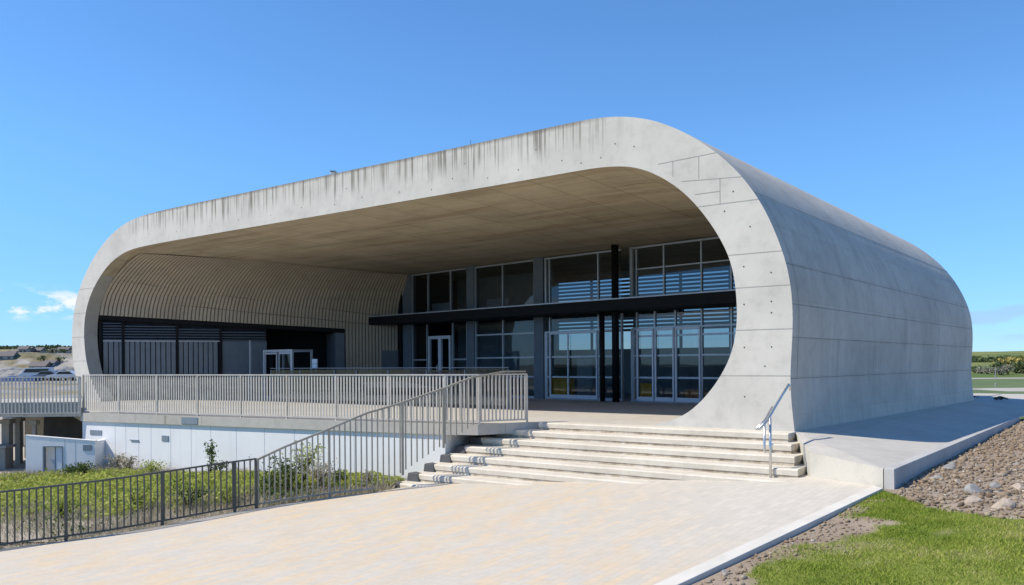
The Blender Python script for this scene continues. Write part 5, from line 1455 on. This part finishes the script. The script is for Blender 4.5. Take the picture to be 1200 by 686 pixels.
# ================================================================= LIGHT, SKY, CAMERA
SUN_EL, SUN_AZ = 50.0, 263.0                             # azimuth clockwise from +Y: from the left
sd3 = Vector((math.sin(R(SUN_AZ)) * math.cos(R(SUN_EL)), math.cos(R(SUN_AZ)) * math.cos(R(SUN_EL)), math.sin(R(SUN_EL))))
L_ = bpy.data.lights.new('sun', 'SUN'); L_.energy = 5.0; L_.angle = R(.53); L_.color = (1.0, .92, .785)
lo = bpy.data.objects.new('sun', L_); COL.objects.link(lo); lo.rotation_euler = sd3.to_track_quat('Z', 'Y').to_euler(); lo.location = (0, 0, 40)

W = bpy.data.worlds.new('World'); S.world = W; W.use_nodes = True; nt = W.node_tree; N = nt.nodes; LK = nt.links
bg = N['Background']; bg.inputs['Strength'].default_value = .112
sky = N.new('ShaderNodeTexSky'); sky.sky_type = 'NISHITA'; sky.sun_disc = False; sky.sun_elevation = R(SUN_EL); sky.sun_rotation = R(SUN_AZ)
sky.air_density = 1.0; sky.dust_density = .0; sky.ozone_density = 2.0; sky.altitude = 0
# small low cumulus: noise on the sky direction, only in a low band
def wm(op, a, b=0.0):
    m_ = N.new('ShaderNodeMath'); m_.operation = op
    for i, v in enumerate((a, b)):
        if hasattr(v, 'links'): LK.new(v, m_.inputs[i])
        else: m_.inputs[i].default_value = v
    return m_.outputs[0]
def wsm(v, a, b):
    m_ = N.new('ShaderNodeMapRange'); m_.interpolation_type = 'SMOOTHSTEP'; LK.new(v, m_.inputs['Value']); m_.inputs['From Min'].default_value = a; m_.inputs['From Max'].default_value = b; return m_.outputs['Result']
tc = N.new('ShaderNodeTexCoord'); sp = N.new('ShaderNodeSeparateXYZ'); LK.new(tc.outputs['Generated'], sp.inputs[0])
x_, y_, z_ = sp.outputs
mp = N.new('ShaderNodeMapping'); mp.inputs['Scale'].default_value = (1, 1, 2.0); mp.inputs['Location'].default_value = (.3, .1, 0); LK.new(tc.outputs['Generated'], mp.inputs[0])
nz = N.new('ShaderNodeTexNoise'); nz.inputs['Scale'].default_value = 19; nz.inputs['Detail'].default_value = 7; nz.inputs['Roughness'].default_value = .58; LK.new(mp.outputs[0], nz.inputs['Vector'])
band = wm('MULTIPLY', wsm(z_, .045, .06), wsm(z_, .088, .068))
cl = wm('MULTIPLY', wsm(nz.outputs['Fac'], .455, .55), band)
cl = wm('MULTIPLY', cl, wsm(x_, -.25, -.42))
mp2 = N.new('ShaderNodeMapping'); mp2.inputs['Scale'].default_value = (1, 1, 7); mp2.inputs['Location'].default_value = (1.7, .4, .2); LK.new(tc.outputs['Generated'], mp2.inputs[0])
nz2 = N.new('ShaderNodeTexNoise'); nz2.inputs['Scale'].default_value = 7; nz2.inputs['Detail'].default_value = 6; LK.new(mp2.outputs[0], nz2.inputs['Vector'])
band2 = wm('MULTIPLY', wsm(z_, .015, .03), wsm(z_, .075, .05))
cl2 = wm('MULTIPLY', wm('MULTIPLY', wsm(nz2.outputs['Fac'], .48, .62), band2), wsm(x_, .3, .45))
tint = N.new('ShaderNodeMix'); tint.data_type = 'RGBA'; tint.blend_type = 'MULTIPLY'; tint.inputs[0].default_value = 1; LK.new(sky.outputs[0], tint.inputs[6]); tint.inputs[7].default_value = (.74, 1.14, 1.47, 1)
lo_m = N.new('ShaderNodeMix'); lo_m.data_type = 'RGBA'; LK.new(wsm(z_, .0, .26), lo_m.inputs[0]); lo_m.inputs[6].default_value = (.66, .74, 1.0, 1); lo_m.inputs[7].default_value = (1.0, 1.03, 1.08, 1); lo_ = lo_m.outputs[2]
t2 = N.new('ShaderNodeMix'); t2.data_type = 'RGBA'; t2.blend_type = 'MULTIPLY'; t2.inputs[0].default_value = 1; LK.new(tint.outputs[2], t2.inputs[6]); LK.new(lo_, t2.inputs[7]); tint = t2
mx = N.new('ShaderNodeMix'); mx.data_type = 'RGBA'; LK.new(wm('MULTIPLY', cl, .95), mx.inputs[0]); LK.new(tint.outputs[2], mx.inputs[6]); mx.inputs[7].default_value = (8.2, 8.4, 8.6, 1)
mx2 = N.new('ShaderNodeMix'); mx2.data_type = 'RGBA'; LK.new(wm('MULTIPLY', cl2, .4), mx2.inputs[0]); LK.new(mx.outputs[2], mx2.inputs[6]); mx2.inputs[7].default_value = (3.6, 4.4, 5.6, 1)
LK.new(mx2.outputs[2], bg.inputs['Color'])

cd = bpy.data.cameras.new('camera'); cam = bpy.data.objects.new('camera', cd); COL.objects.link(cam); S.camera = cam
cd.sensor_width = 36; cd.lens = 36 * FPX / 1200; cd.shift_x = 0; cd.shift_y = (PY - 343) / 1200; cd.clip_start = .1; cd.clip_end = 8000
c_, s_ = math.cos(ROLL), math.sin(ROLL)
right = Vector((c_, 0, -s_)); upv = Vector((s_, 0, c_)); back = Vector((0, -1, 0))
mat = Matrix((right, upv, back)).transposed().to_4x4(); mat.translation = CAM; cam.matrix_world = mat

S.view_settings.view_transform = 'Standard'; S.view_settings.look = 'None'; S.view_settings.gamma = 1; S.view_settings.exposure = .1; S.view_settings.use_curve_mapping = False
S.render.resolution_x = 1024; S.render.resolution_y = 585
S.cycles.max_bounces = 8; S.cycles.transparent_max_bounces = 12; S.cycles.use_denoising = True
